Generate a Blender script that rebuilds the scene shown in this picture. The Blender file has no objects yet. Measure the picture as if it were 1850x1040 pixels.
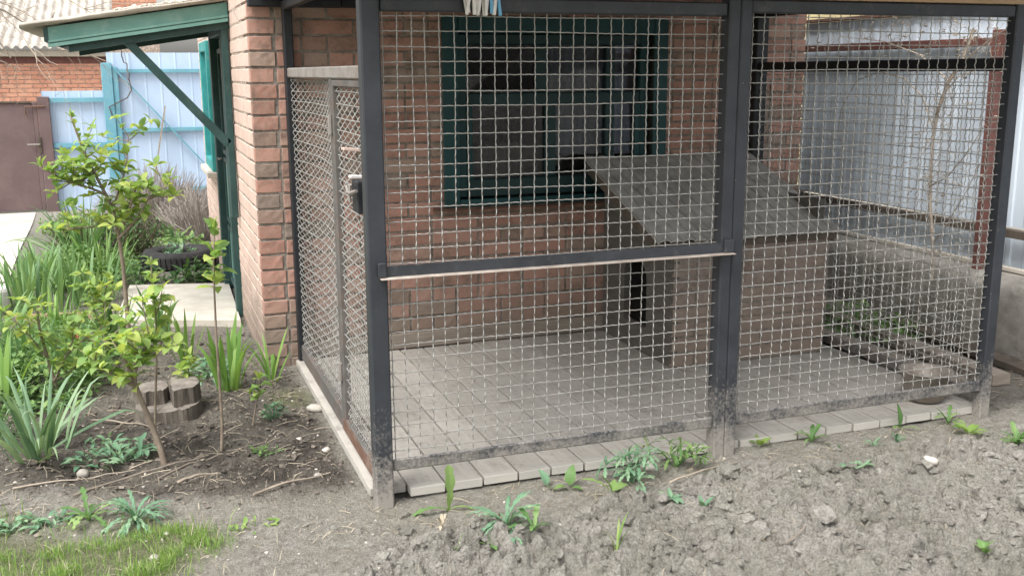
import bpy, math, random
import numpy as np
from mathutils import Matrix, Vector

scene = bpy.context.scene
C = scene.collection
R = random.Random(7)
NR = np.random.default_rng(11)
PI = math.pi

# ------------------------------------------------------------------ camera
cam_data = bpy.data.cameras.new('camera')
cam = bpy.data.objects.new('camera', cam_data)
C.objects.link(cam)
cam_data.lens = 36.0
cam_data.sensor_width = 36.0
cam_data.clip_start = 0.05
cam_data.clip_end = 800
cam.matrix_world = Matrix(((0.93973, 0.07518, -0.33355, -0.6835),
                           (-0.34188, 0.19229, -0.91986, -3.1801),
                           (-0.00502, 0.97845, 0.20640, 1.42),
                           (0, 0, 0, 1)))
scene.camera = cam

# ------------------------------------------------------------------ world, sun, exposure
SUN_EL, SUN_AZ = math.radians(58), math.radians(236)      # azimuth measured clockwise from +Y
world = bpy.data.worlds.new('World')
scene.world = world
world.use_nodes = True
wn = world.node_tree
wn.nodes.clear()
sky = wn.nodes.new('ShaderNodeTexSky')
sky.sky_type = 'NISHITA'
sky.sun_disc = False
sky.sun_elevation = SUN_EL
sky.sun_rotation = SUN_AZ
sky.air_density = 1.6
sky.dust_density = 4.0
sky.ozone_density = 1.0
hsv = wn.nodes.new('ShaderNodeHueSaturation')
hsv.inputs['Saturation'].default_value = 0.25
bg = wn.nodes.new('ShaderNodeBackground')
bg.inputs['Strength'].default_value = 0.15
wo = wn.nodes.new('ShaderNodeOutputWorld')
wn.links.new(sky.outputs[0], hsv.inputs['Color'])
wn.links.new(hsv.outputs[0], bg.inputs['Color'])
wn.links.new(bg.outputs[0], wo.inputs['Surface'])
sl = bpy.data.lights.new('sun', 'SUN')
sl.energy = 1.5
sl.angle = math.radians(28)
sl.color = (1.0, 0.985, 0.96)
so = bpy.data.objects.new('sun', sl)
C.objects.link(so)
sd = Vector((math.sin(SUN_AZ) * math.cos(SUN_EL), math.cos(SUN_AZ) * math.cos(SUN_EL), math.sin(SUN_EL)))
so.rotation_euler = sd.to_track_quat('Z', 'Y').to_euler()
so.location = (0, 0, 8)
vs = scene.view_settings
vs.view_transform = 'Standard'
vs.look = 'None'
vs.exposure = 1.06
vs.gamma = 1.0
vs.use_curve_mapping = False
scene.cycles.max_bounces = 5
scene.cycles.diffuse_bounces = 3
scene.cycles.transparent_max_bounces = 8
scene.cycles.use_denoising = True

# ------------------------------------------------------------------ helpers
def tag(o, label=None, cat=None, group=None, kind=None):
    if label: o['label'] = label
    if cat: o['category'] = cat
    if group: o['group'] = group
    if kind: o['kind'] = kind
    return o

def empty(name, loc, label=None, cat=None, group=None):
    o = bpy.data.objects.new(name, None)
    C.objects.link(o)
    o.location = loc
    o.empty_display_size = 0.1
    return tag(o, label, cat, group)

def wpos(o):
    p = Vector((0, 0, 0))
    while o is not None:
        p += Vector(o.location)
        o = o.parent
    return p

def mesh_from(name, V, F, smooth=False):
    """V (n,3) array, F list of index arrays (each (m,k))."""
    me = bpy.data.meshes.new(name)
    V = np.asarray(V, dtype=np.float32)
    me.vertices.add(len(V))
    me.vertices.foreach_set('co', V.ravel())
    tot, loops = [], []
    for f in F:
        f = np.asarray(f, dtype=np.int32)
        if f.size == 0: continue
        tot.append(np.full(len(f), f.shape[1], dtype=np.int32))
        loops.append(f.ravel())
    tot = np.concatenate(tot); loops = np.concatenate(loops)
    start = np.concatenate(([0], np.cumsum(tot)[:-1])).astype(np.int32)
    me.loops.add(len(loops))
    me.loops.foreach_set('vertex_index', loops)
    me.polygons.add(len(tot))
    me.polygons.foreach_set('loop_start', start)
    me.polygons.foreach_set('loop_total', tot)
    me.update(calc_edges=True)
    me.validate()
    me.polygons.foreach_set('use_smooth', np.full(len(me.polygons), bool(smooth), dtype=bool))
    return me

class MB:
    """collects geometry in world coordinates"""
    def __init__(s):
        s.V, s.F3, s.F4, s.n = [], [], [], 0
    def add(s, V, quads=(), tris=()):
        V = np.asarray(V, dtype=float)
        s.V.append(V)
        if len(quads): s.F4.append(np.asarray(quads) + s.n)
        if len(tris): s.F3.append(np.asarray(tris) + s.n)
        s.n += len(V)
        return s
    def hexa(s, P):
        """8 corners: bottom 4 (ccw from above) then top 4"""
        return s.add(P, [(3, 2, 1, 0), (4, 5, 6, 7), (0, 1, 5, 4), (1, 2, 6, 5), (2, 3, 7, 6), (3, 0, 4, 7)])
    def box(s, x0, x1, y0, y1, z0, z1, j=0.0):
        P = np.array([(x0, y0, z0), (x1, y0, z0), (x1, y1, z0), (x0, y1, z0), (x0, y0, z1), (x1, y0, z1), (x1, y1, z1), (x0, y1, z1)])
        if j: P = P + NR.uniform(-j, j, P.shape)
        return s.hexa(P)
    def bbox(s, x0, x1, y0, y1, z0, z1, b=0.004, j=0.0):
        """box with chamfered edges"""
        lo = np.array((x0, y0, z0)); hi = np.array((x1, y1, z1))
        b = min(b, (hi - lo).min() * 0.45)
        V, idx = [], {}
        for cx in (0, 1):
            for cy in (0, 1):
                for cz in (0, 1):
                    c = np.array((hi[0] if cx else lo[0], hi[1] if cy else lo[1], hi[2] if cz else lo[2]))
                    sg = np.array((-1 if cx else 1, -1 if cy else 1, -1 if cz else 1)) * b
                    jj = NR.uniform(-j, j, 3) if j else 0
                    for a in range(3):
                        d = sg.copy(); d[a] = 0
                        idx[(cx, cy, cz, a)] = len(V)
                        V.append(c + d + jj)
        Q, T = [], []
        I = lambda x, y, z, a: idx[(x, y, z, a)]
        for a in range(3):
            u, v = [(1, 2), (0, 2), (0, 1)][a]
            for e in (0, 1):
                def k(p, q, aa=a, e=e):
                    c = [0, 0, 0]; c[aa] = e; c[u] = p; c[v] = q
                    return I(c[0], c[1], c[2], aa)
                Q.append((k(0, 0), k(1, 0), k(1, 1), k(0, 1)))
            # edges parallel to axis a : faces between axis u and v
            for p in (0, 1):
                for q in (0, 1):
                    c0 = [0, 0, 0]; c0[u] = p; c0[v] = q
                    c1 = list(c0); c1[a] = 1
                    Q.append((I(*c0, u), I(*c1, u), I(*c1, v), I(*c0, v)))
        for c in [(x, y, z) for x in (0, 1) for y in (0, 1) for z in (0, 1)]:
            T.append((I(*c, 0), I(*c, 1), I(*c, 2)))
        return s.add(V, Q, T)
    def bar(s, a, b, w, h, up=(0, 0, 1)):
        a, b = np.array(a, float), np.array(b, float)
        d = (b - a) / np.linalg.norm(b - a)
        sd_ = np.cross(d, np.array(up, float)); sd_ /= np.linalg.norm(sd_)
        u = np.cross(sd_, d)
        P = []
        for q in (-h / 2, h / 2):
            for p, t in ((-w / 2, a), (w / 2, a), (w / 2, b), (-w / 2, b)):
                P.append(t + sd_ * p + u * q)
        return s.hexa(np.array(P))
    def tube(s, pts, r, n=5, cap=True):
        pts = np.asarray(pts, float)
        m = len(pts)
        r = np.broadcast_to(np.asarray(r, float), (m,))
        d = np.gradient(pts, axis=0)
        d /= np.linalg.norm(d, axis=1)[:, None] + 1e-12
        ref = np.array((0, 0, 1.0)) if abs(d[:, 2]).mean() < 0.8 else np.array((1.0, 0.13, 0))
        a = np.cross(d, ref); a /= np.linalg.norm(a, axis=1)[:, None] + 1e-12
        b = np.cross(d, a)
        th = np.arange(n) * 2 * PI / n
        V = pts[:, None, :] + r[:, None, None] * (np.cos(th)[None, :, None] * a[:, None, :] + np.sin(th)[None, :, None] * b[:, None, :])
        i = np.arange(m - 1)[:, None]; k = np.arange(n)[None, :]
        Q = np.stack((i * n + k, i * n + (k + 1) % n, (i + 1) * n + (k + 1) % n, (i + 1) * n + k), -1).reshape(-1, 4)
        V = V.reshape(-1, 3)
        T = []
        if cap:
            V = np.vstack((V, pts[:1], pts[-1:]))
            c0, c1 = m * n, m * n + 1
            for q in range(n):
                T.append((c0, (q + 1) % n, q)); T.append((c1, (m - 1) * n + q, (m - 1) * n + (q + 1) % n))
        return s.add(V, Q, T)
    def grid(s, G):
        G = np.asarray(G, float)
        a, b = G.shape[:2]
        i = np.arange(a - 1)[:, None]; k = np.arange(b - 1)[None, :]
        Q = np.stack((i * b + k, (i + 1) * b + k, (i + 1) * b + k + 1, i * b + k + 1), -1).reshape(-1, 4)
        return s.add(G.reshape(-1, 3), Q)
    def slab(s, G, t):
        """a grid with thickness t along vector t"""
        G = np.asarray(G, float); a, b = G.shape[:2]
        t = np.asarray(t, float)
        n = a * b
        i = np.arange(a - 1)[:, None]; k = np.arange(b - 1)[None, :]
        Q = np.stack((i * b + k, (i + 1) * b + k, (i + 1) * b + k + 1, i * b + k + 1), -1).reshape(-1, 4)
        Q2 = Q[:, ::-1] + n
        rim = []
        ring = [(0, k_) for k_ in range(b)] + [(i_, b - 1) for i_ in range(1, a)] + [(a - 1, k_) for k_ in range(b - 2, -1, -1)] + [(i_, 0) for i_ in range(a - 2, 0, -1)]
        ids = [i_ * b + k_ for i_, k_ in ring]
        for q in range(len(ids)):
            p0, p1 = ids[q], ids[(q + 1) % len(ids)]
            rim.append((p0, p1, p1 + n, p0 + n))
        return s.add(np.vstack((G.reshape(-1, 3), G.reshape(-1, 3) + t)), np.vstack((Q, Q2, rim)))
    def build(s, name, m, parent=None, smooth=False, loc=None):
        V = np.vstack(s.V)
        if parent is not None:
            base = np.array(wpos(parent)) if loc is None else np.array(loc)
        elif loc is not None:
            base = np.array(loc)
        else:
            lo, hi = V.min(0), V.max(0)
            base = np.array(((lo[0] + hi[0]) / 2, (lo[1] + hi[1]) / 2, lo[2]))
        F = []
        if s.F4: F.append(np.vstack(s.F4))
        if s.F3: F.append(np.vstack(s.F3))
        me = mesh_from(name, V - base, F, smooth)
        me.materials.append(m)
        o = bpy.data.objects.new(name, me)
        C.objects.link(o)
        if parent is not None:
            o.parent = parent
            o.location = Vector(base) - wpos(parent)
        else:
            o.location = base
        return o

def inst(name, me, parent, loc, rot=(0, 0, 0), scale=(1, 1, 1)):
    """another object on shared mesh data; loc in world coordinates"""
    o = bpy.data.objects.new(name, me)
    C.objects.link(o)
    o.parent = parent
    o.location = Vector(loc) - (wpos(parent) if parent else Vector((0, 0, 0)))
    o.rotation_euler = rot
    o.scale = scale
    return o

# ---- vectorised value noise
_perm = NR.random((256, 256))
def vnoise(x, y):
    xi = np.floor(x).astype(int); yi = np.floor(y).astype(int)
    fx, fy = x - xi, y - yi
    fx = fx * fx * (3 - 2 * fx); fy = fy * fy * (3 - 2 * fy)
    g = lambda a, b: _perm[a & 255, b & 255]
    return (g(xi, yi) * (1 - fx) + g(xi + 1, yi) * fx) * (1 - fy) + (g(xi, yi + 1) * (1 - fx) + g(xi + 1, yi + 1) * fx) * fy
def fbm(x, y, o=4):
    v, a, t = 0, 0.5, 0
    for i in range(o):
        v = v + a * vnoise(x * 2 ** i + 17.3 * i, y * 2 ** i - 9.1 * i); t += a; a *= 0.5
    return v / t
def sstep(a, b, x):
    t = np.clip((x - a) / (b - a), 0, 1)
    return t * t * (3 - 2 * t)

# ------------------------------------------------------------------ materials
def nt(name):
    m = bpy.data.materials.new(name)
    m.use_nodes = True
    n = m.node_tree
    n.nodes.clear()
    out = n.nodes.new('ShaderNodeOutputMaterial')
    p = n.nodes.new('ShaderNodeBsdfPrincipled')
    n.links.new(p.outputs[0], out.inputs['Surface'])
    return m, n, p, out

def N(n, t, **k):
    o = n.nodes.new(t)
    for a, b in k.items(): setattr(o, a, b)
    return o

def noise(n, vec, scale, detail=4, rough=0.6, dist=0.0):
    t = N(n, 'ShaderNodeTexNoise')
    t.inputs['Scale'].default_value = scale
    t.inputs['Detail'].default_value = detail
    t.inputs['Roughness'].default_value = rough
    t.inputs['Distortion'].default_value = dist
    if vec is not None: n.links.new(vec, t.inputs['Vector'])
    return t.outputs['Fac']

def ramp(n, fac, stops):
    r = N(n, 'ShaderNodeValToRGB')
    els = r.color_ramp.elements
    while len(els) > 1: els.remove(els[-1])
    els[0].position = stops[0][0]; els[0].color = (*stops[0][1], 1)
    for p, c in stops[1:]:
        e = els.new(p); e.color = (*c, 1)
    n.links.new(fac, r.inputs['Fac'])
    return r.outputs['Color']

def mixc(n, fac, a, b, mode='MIX'):
    m = N(n, 'ShaderNodeMix', data_type='RGBA', blend_type=mode)
    for sock, v in ((m.inputs[0], fac), (m.inputs[6], a), (m.inputs[7], b)):
        if isinstance(v, (int, float)): sock.default_value = v
        elif isinstance(v, tuple): sock.default_value = (*v, 1)
        else: n.links.new(v, sock)
    return m.outputs[2]

def math_(n, op, a, b=None, clamp=False):
    m = N(n, 'ShaderNodeMath', operation=op, use_clamp=clamp)
    for i, v in enumerate((a, b)):
        if v is None: continue
        if isinstance(v, (int, float)): m.inputs[i].default_value = v
        else: n.links.new(v, m.inputs[i])
    return m.outputs[0]

def bump(n, p, h, strength=0.3, dist=0.01):
    b = N(n, 'ShaderNodeBump')
    b.inputs['Strength'].default_value = strength
    b.inputs['Distance'].default_value = dist
    n.links.new(h, b.inputs['Height'])
    n.links.new(b.outputs[0], p.inputs['Normal'])

def coords(n, world=True):
    if world:
        return N(n, 'ShaderNodeNewGeometry').outputs['Position']
    return N(n, 'ShaderNodeTexCoord').outputs['Object']

def rnd(n):
    """a value that differs for each object and each loose piece of a joined mesh"""
    a = N(n, 'ShaderNodeObjectInfo').outputs['Random']
    b = N(n, 'ShaderNodeNewGeometry').outputs['Random Per Island']
    return math_(n, 'FRACT', math_(n, 'ADD', a, math_(n, 'MULTIPLY', b, 7.31)))

def simple(name, c0, c1, scale=20, rough=0.8, bs=0.25, bd=0.004, dirt=None, dscale=4, damt=0.5, spec=0.3, metal=0.0, vary=0.0, stretch=None, bscale=None, lo=0.3, hi=0.7):
    """two-tone noisy surface with an optional dirt layer"""
    m, n, p, out = nt(name)
    v = coords(n)
    if stretch:
        mp = N(n, 'ShaderNodeMapping')
        mp.inputs['Scale'].default_value = stretch
        n.links.new(v, mp.inputs['Vector']); v = mp.outputs[0]
    f = noise(n, v, scale, 6, 0.65)
    col = ramp(n, f, [(lo, c0), (hi, c1)])
    if dirt:
        d = noise(n, v, dscale, 7, 0.7)
        dm = ramp(n, d, [(0.62 - 0.3 * damt, (0, 0, 0)), (0.75 - 0.12 * damt, (1, 1, 1))])
        col = mixc(n, math_(n, 'MULTIPLY', dm, damt), col, dirt)
    if vary:
        r = rnd(n)
        g = N(n, 'ShaderNodeMapRange'); g.inputs['To Min'].default_value = 1 - vary; g.inputs['To Max'].default_value = 1 + vary
        n.links.new(r, g.inputs['Value'])
        cm = N(n, 'ShaderNodeCombineColor')
        for i in range(3): n.links.new(g.outputs[0], cm.inputs[i])
        col = mixc(n, 1.0, col, cm.outputs[0], 'MULTIPLY')
    n.links.new(col, p.inputs['Base Color'])
    p.inputs['Roughness'].default_value = rough
    p.inputs['Metallic'].default_value = metal
    p.inputs['Specular IOR Level'].default_value = spec
    if bs: bump(n, p, noise(n, v, bscale or scale * 2, 6, 0.7), bs, bd)
    return m

def leafmat(name, c0, c1, c2, trans=0.35, rough=0.5):
    m, n, p, out = nt(name)
    r = rnd(n)
    f = noise(n, coords(n), 14, 3, 0.6)
    k = math_(n, 'ADD', math_(n, 'MULTIPLY', r, 0.75), math_(n, 'MULTIPLY', f, 0.35))
    col = ramp(n, k, [(0.1, c0), (0.5, c1), (0.95, c2)])
    n.links.new(col, p.inputs['Base Color'])
    p.inputs['Roughness'].default_value = rough
    p.inputs['Specular IOR Level'].default_value = 0.35
    tr = N(n, 'ShaderNodeBsdfTranslucent')
    bright = mixc(n, 1.0, col, (1.5, 1.5, 0.9), 'MULTIPLY')
    n.links.new(bright, tr.inputs['Color'])
    mx = N(n, 'ShaderNodeMixShader'); mx.inputs[0].default_value = trans
    n.links.new(p.outputs[0], mx.inputs[1]); n.links.new(tr.outputs[0], mx.inputs[2])
    n.links.new(mx.outputs[0], out.inputs['Surface'])
    return m

def brickmat(name, cols, stain=True, pale=None):
    m, n, p, out = nt(name)
    v = coords(n)
    r = rnd(n)
    base = ramp(n, r, cols)
    f = noise(n, v, 45, 6, 0.7)
    base = mixc(n, ramp(n, f, [(0.32, (0, 0, 0)), (0.7, (0.6, 0.6, 0.6))]), base, (0.37, 0.285, 0.235))
    f2 = noise(n, v, 9, 6, 0.7)
    base = mixc(n, ramp(n, f2, [(0.50, (0, 0, 0)), (0.68, (0.72, 0.72, 0.72))]), base, (0.15, 0.11, 0.09))
    if pale:
        f3 = noise(n, v, 3.0, 6, 0.65)
        base = mixc(n, ramp(n, f3, [(0.3, (0.6, 0.6, 0.6)), (0.6, (0.95, 0.95, 0.95))]), base, pale)
    if stain:   # splashed earth along the foot of the wall
        sp = N(n, 'ShaderNodeSeparateXYZ'); n.links.new(v, sp.inputs[0])
        h = math_(n, 'ADD', sp.outputs['Z'], math_(n, 'MULTIPLY', noise(n, v, 5, 5, 0.6), 0.5))
        k = ramp(n, h, [(0.36, (0.8, 0.8, 0.8)), (0.66, (0, 0, 0))])
        base = mixc(n, k, base, (0.25, 0.195, 0.155))
    n.links.new(base, p.inputs['Base Color'])
    p.inputs['Roughness'].default_value = 0.92
    p.inputs['Specular IOR Level'].default_value = 0.15
    bump(n, p, noise(n, v, 110, 6, 0.75), 0.55, 0.004)
    return m

M = {}
M['brick'] = brickmat('brick', [(0.0, (0.19, 0.155, 0.13)), (0.12, (0.27, 0.175, 0.135)), (0.25, (0.33, 0.16, 0.12)), (0.5, (0.42, 0.205, 0.155)), (0.78, (0.46, 0.245, 0.19)), (0.9, (0.38, 0.25, 0.195)), (1.0, (0.28, 0.22, 0.185))])
M['brick_side'] = brickmat('brick_side', [(0.0, (0.40, 0.22, 0.16)), (0.5, (0.5, 0.25, 0.18)), (1.0, (0.52, 0.32, 0.25))], pale=(0.62, 0.48, 0.41))
M['brick_far'] = brickmat('brick_far', [(0.0, (0.56, 0.22, 0.13)), (0.5, (0.64, 0.27, 0.165)), (1.0, (0.68, 0.33, 0.21))], stain=False)
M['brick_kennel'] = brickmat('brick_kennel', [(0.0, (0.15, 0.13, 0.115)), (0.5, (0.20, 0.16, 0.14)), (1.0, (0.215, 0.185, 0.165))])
M['mortar'] = simple('mortar', (0.17, 0.15, 0.13), (0.33, 0.29, 0.25), 60, 0.95, 0.6, 0.006, dirt=(0.05, 0.045, 0.04), dscale=14, damt=0.6)
M['mortar_pale'] = simple('mortar_pale', (0.44, 0.35, 0.29), (0.58, 0.47, 0.39), 40, 0.95, 0.6, 0.006, dirt=(0.03, 0.028, 0.025), dscale=24, damt=0.75)
M['steel'] = simple('steel_paint', (0.020, 0.023, 0.028), (0.038, 0.042, 0.050), 9, 0.48, 0.15, 0.002, dirt=(0.20, 0.18, 0.155), dscale=26, damt=0.22, spec=0.45)
M['steel_black'] = simple('black_steel', (0.012, 0.013, 0.016), (0.025, 0.026, 0.03), 12, 0.5, 0.15, 0.002, dirt=(0.10, 0.08, 0.07), dscale=16, damt=0.2)
M['wire'] = simple('galvanised_wire', (0.28, 0.272, 0.255), (0.43, 0.42, 0.395), 40, 0.55, 0.1, 0.001, dirt=(0.20, 0.14, 0.10), dscale=9, damt=0.45, metal=0.35, spec=0.5)
M['gate_steel'] = simple('weathered_gate_steel', (0.21, 0.19, 0.175), (0.31, 0.285, 0.26), 14, 0.7, 0.25, 0.002, dirt=(0.15, 0.09, 0.06), dscale=8, damt=0.5)
M['gate_dark'] = simple('dull_grey_steel', (0.085, 0.08, 0.075), (0.15, 0.14, 0.13), 14, 0.7, 0.25, 0.002, dirt=(0.17, 0.10, 0.07), dscale=8, damt=0.5)
M['rust'] = simple('rusty_steel', (0.10, 0.055, 0.04), (0.20, 0.115, 0.08), 18, 0.85, 0.35, 0.003, dirt=(0.26, 0.23, 0.2), dscale=9, damt=0.4)
M['lip'] = simple('worn_lit_steel_edge', (0.34, 0.28, 0.235), (0.56, 0.50, 0.44), 18, 0.6, 0.1, 0.002, metal=0.1, dirt=(0.3, 0.18, 0.12), dscale=8, damt=0.35)  # worn steel, with the light falling on the flange put into the colour
M['soil_clod'] = None

def steel_dusty(name):
    """dark blue grey paint, with splashed dust that thins out upwards"""
    m, n, p, out = nt(name)
    v = coords(n)
    col = ramp(n, noise(n, v, 9, 5, 0.6), [(0.3, (0.022, 0.025, 0.031)), (0.7, (0.040, 0.044, 0.052))])
    sp = N(n, 'ShaderNodeSeparateXYZ'); n.links.new(v, sp.inputs[0])
    z = math_(n, 'SUBTRACT', 0.80, math_(n, 'MULTIPLY', sp.outputs['Z'], 1.9))
    k = math_(n, 'ADD', z, math_(n, 'MULTIPLY', math_(n, 'SUBTRACT', noise(n, v, 90, 5, 0.75), 0.5), 1.3))
    k = math_(n, 'ADD', k, math_(n, 'MULTIPLY', math_(n, 'SUBTRACT', noise(n, v, 7, 4, 0.6), 0.5), 0.9))
    mask = ramp(n, k, [(0.3, (0, 0, 0)), (0.75, (0.95, 0.95, 0.95))])
    col = mixc(n, mask, col, (0.29, 0.265, 0.235))
    # chips
    chips = ramp(n, noise(n, v, 70, 3, 0.5), [(0.72, (0, 0, 0)), (0.76, (0.8, 0.8, 0.8))])
    col = mixc(n, chips, col, (0.22, 0.20, 0.18))
    n.links.new(col, p.inputs['Base Color'])
    p.inputs['Roughness'].default_value = 0.5
    p.inputs['Specular IOR Level'].default_value = 0.4
    bump(n, p, noise(n, v, 130, 5, 0.7), 0.15, 0.002)
    return m
M['post'] = steel_dusty('dusty_steel_paint')

def deckmat():
    m, n, p, out = nt('weathered_deck_board')
    v = coords(n)
    mp = N(n, 'ShaderNodeMapping'); mp.inputs['Scale'].default_value = (38, 2.2, 38)
    n.links.new(v, mp.inputs['Vector'])
    g = noise(n, mp.outputs[0], 1.5, 6, 0.7)
    col = ramp(n, g, [(0.25, (0.25, 0.23, 0.202)), (0.6, (0.39, 0.364, 0.328)), (0.85, (0.48, 0.452, 0.412))])
    dust = noise(n, v, 5, 7, 0.65)
    col = mixc(n, ramp(n, dust, [(0.35, (0.1, 0.1, 0.1)), (0.65, (0.75, 0.75, 0.75))]), col, (0.44, 0.412, 0.372))
    spots = ramp(n, noise(n, v, 38, 5, 0.75), [(0.58, (0, 0, 0)), (0.70, (0.75, 0.75, 0.75))])
    big_ = ramp(n, noise(n, v, 7, 5, 0.7), [(0.55, (0, 0, 0)), (0.72, (0.55, 0.55, 0.55))])
    col = mixc(n, big_, col, (0.17, 0.15, 0.13))
    col = mixc(n, spots, col, (0.16, 0.135, 0.11))
    sp = N(n, 'ShaderNodeSeparateXYZ'); n.links.new(v, sp.inputs[0])      # scuffed pale ends of the boards
    wear = math_(n, 'ADD', sp.outputs['Y'], math_(n, 'MULTIPLY', noise(n, v, 16, 5, 0.6), 0.07))
    col = mixc(n, ramp(n, wear, [(0.068, (0.9, 0.9, 0.9)), (0.098, (0, 0, 0))]), col, (0.48, 0.452, 0.405))
    r = rnd(n)
    g2 = N(n, 'ShaderNodeMapRange'); g2.inputs['To Min'].default_value = 0.93; g2.inputs['To Max'].default_value = 1.06
    n.links.new(r, g2.inputs['Value'])
    cm = N(n, 'ShaderNodeCombineColor')
    for i in range(3): n.links.new(g2.outputs[0], cm.inputs[i])
    col = mixc(n, 1.0, col, cm.outputs[0], 'MULTIPLY')
    n.links.new(col, p.inputs['Base Color'])
    p.inputs['Roughness'].default_value = 0.85
    p.inputs['Specular IOR Level'].default_value = 0.2
    bump(n, p, g, 0.35, 0.004)
    return m
M['deck'] = deckmat()
M['deck_worn'] = simple('worn_board_edge', (0.50, 0.46, 0.39), (0.66, 0.61, 0.53), 30, 0.85, 0.3, 0.003, dirt=(0.3, 0.26, 0.21), dscale=14, damt=0.5)
M['slate'] = simple('grey_corrugated_slate', (0.33, 0.31, 0.285), (0.44, 0.42, 0.39), 14, 0.9, 0.4, 0.003, dirt=(0.16, 0.145, 0.125), dscale=7, damt=0.4)
M['kennel_roof'] = simple('grey_brown_sheet_roof', (0.28, 0.265, 0.243), (0.40, 0.382, 0.355), 11, 0.9, 0.4, 0.003, dirt=(0.13, 0.118, 0.10), dscale=5, damt=0.55)
M['slate_far'] = simple('old_asbestos_slate', (0.42, 0.38, 0.33), (0.58, 0.53, 0.47), 5, 0.95, 0.5, 0.01, dirt=(0.22, 0.19, 0.16), dscale=3, damt=0.7)
M['kboard'] = simple('shaded_grey_kennel_board', (0.075, 0.068, 0.061), (0.13, 0.118, 0.105), 10, 0.9, 0.3, 0.003, dirt=(0.08, 0.07, 0.06), dscale=5, damt=0.5, stretch=(1, 1, 6))  # grey board, darkened so the shade on the kennel's side is in the colour
M['dark_wood'] = simple('dark_old_wood', (0.06, 0.048, 0.038), (0.13, 0.105, 0.085), 9, 0.95, 0.5, 0.006, stretch=(1, 1, 0.25))
M['wood'] = simple('raw_timber', (0.42, 0.28, 0.16), (0.58, 0.42, 0.27), 8, 0.85, 0.3, 0.003, stretch=(0.3, 3, 3), dirt=(0.22, 0.15, 0.1), dscale=4, damt=0.5)
M['old_plank'] = simple('old_grey_plank', (0.19, 0.155, 0.125), (0.31, 0.265, 0.22), 12, 0.95, 0.4, 0.004, stretch=(0.4, 3, 3))
M['green'] = simple('dark_green_paint', (0.014, 0.042, 0.040), (0.027, 0.070, 0.066), 7, 0.5, 0.2, 0.002, dirt=(0.09, 0.13, 0.11), dscale=12, damt=0.35, spec=0.4)
M['green_pale'] = simple('faded_green_paint', (0.105, 0.235, 0.20), (0.165, 0.31, 0.27), 5, 0.6, 0.2, 0.002, dirt=(0.33, 0.40, 0.36), dscale=16, damt=0.35)
M['teal'] = simple('teal_window_paint', (0.007, 0.038, 0.041), (0.014, 0.062, 0.066), 6, 0.5, 0.15, 0.002, dirt=(0.03, 0.06, 0.055), dscale=9, damt=0.4)
M['teal_dark'] = simple('dark_sash_paint', (0.008, 0.026, 0.027), (0.016, 0.045, 0.046), 6, 0.5, 0.15, 0.002)
M['teal_bright'] = simple('bright_teal_paint', (0.02, 0.22, 0.22), (0.05, 0.31, 0.30), 8, 0.55, 0.2, 0.002, dirt=(0.3, 0.38, 0.36), dscale=12, damt=0.3)
M['cyan'] = simple('cyan_gate_paint', (0.11, 0.30, 0.385), (0.18, 0.385, 0.46), 5, 0.6, 0.2, 0.003, dirt=(0.28, 0.30, 0.28), dscale=7, damt=0.35)
M['paleblue'] = simple('pale_blue_sheet', (0.41, 0.52, 0.68), (0.47, 0.58, 0.73), 2, 0.6, 0.05, 0.002, dirt=(0.40, 0.46, 0.54), dscale=3, damt=0.35)
M['sheet'] = simple('grey_blue_profiled_sheet', (0.56, 0.63, 0.71), (0.62, 0.69, 0.765), 1.2, 0.75, 0.0, 0.002, dirt=(0.50, 0.55, 0.61), dscale=1.6, damt=0.25, spec=0.15)
M['brown'] = simple('brown_gate_paint', (0.115, 0.078, 0.078), (0.16, 0.11, 0.108), 3, 0.55, 0.1, 0.002, dirt=(0.2, 0.16, 0.15), dscale=7, damt=0.3)
M['redsteel'] = simple('red_oxide_steel', (0.115, 0.048, 0.040), (0.165, 0.07, 0.058), 9, 0.7, 0.2, 0.002, dirt=(0.10, 0.06, 0.05), dscale=6, damt=0.4)
M['concrete'] = simple('rough_concrete', (0.20, 0.185, 0.165), (0.36, 0.335, 0.30), 9, 0.95, 0.6, 0.012, dirt=(0.11, 0.11, 0.08), dscale=3.5, damt=0.6)
M['concrete_pale'] = simple('pale_concrete', (0.46, 0.42, 0.36), (0.58, 0.535, 0.47), 9, 0.92, 0.3, 0.006, dirt=(0.3, 0.265, 0.21), dscale=4, damt=0.45)
M['stone'] = simple('pebble', (0.35, 0.32, 0.28), (0.55, 0.51, 0.45), 20, 0.9, 0.4, 0.004, vary=0.3)
M['rubber'] = simple('tyre_rubber', (0.018, 0.018, 0.019), (0.04, 0.039, 0.038), 14, 0.8, 0.3, 0.004, dirt=(0.13, 0.12, 0.1), dscale=8, damt=0.3)
M['enamel'] = simple('dull_metal_bowl', (0.22, 0.20, 0.175), (0.34, 0.31, 0.275), 12, 0.55, 0.15, 0.002, metal=0.35, dirt=(0.16, 0.11, 0.075), dscale=9, damt=0.6)
M['bark'] = simple('sapling_bark', (0.16, 0.125, 0.095), (0.29, 0.235, 0.18), 30, 0.9, 0.4, 0.002)
M['deadwood'] = simple('dry_grey_twig', (0.22, 0.18, 0.145), (0.40, 0.34, 0.27), 20, 0.95, 0.3, 0.002, vary=0.3)
M['stump'] = simple('weathered_stump', (0.06, 0.05, 0.042), (0.21, 0.18, 0.15), 7, 0.95, 0.7, 0.012, stretch=(6, 6, 0.9), dirt=(0.05, 0.04, 0.033), dscale=3, damt=0.5)
M['stump_top'] = simple('cut_wood', (0.14, 0.122, 0.105), (0.29, 0.26, 0.225), 14, 0.95, 0.5, 0.006, dirt=(0.1, 0.08, 0.065), dscale=8, damt=0.6)
M['straw'] = simple('straw', (0.36, 0.30, 0.22), (0.52, 0.45, 0.34), 20, 0.95, 0.0, vary=0.35)
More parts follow.
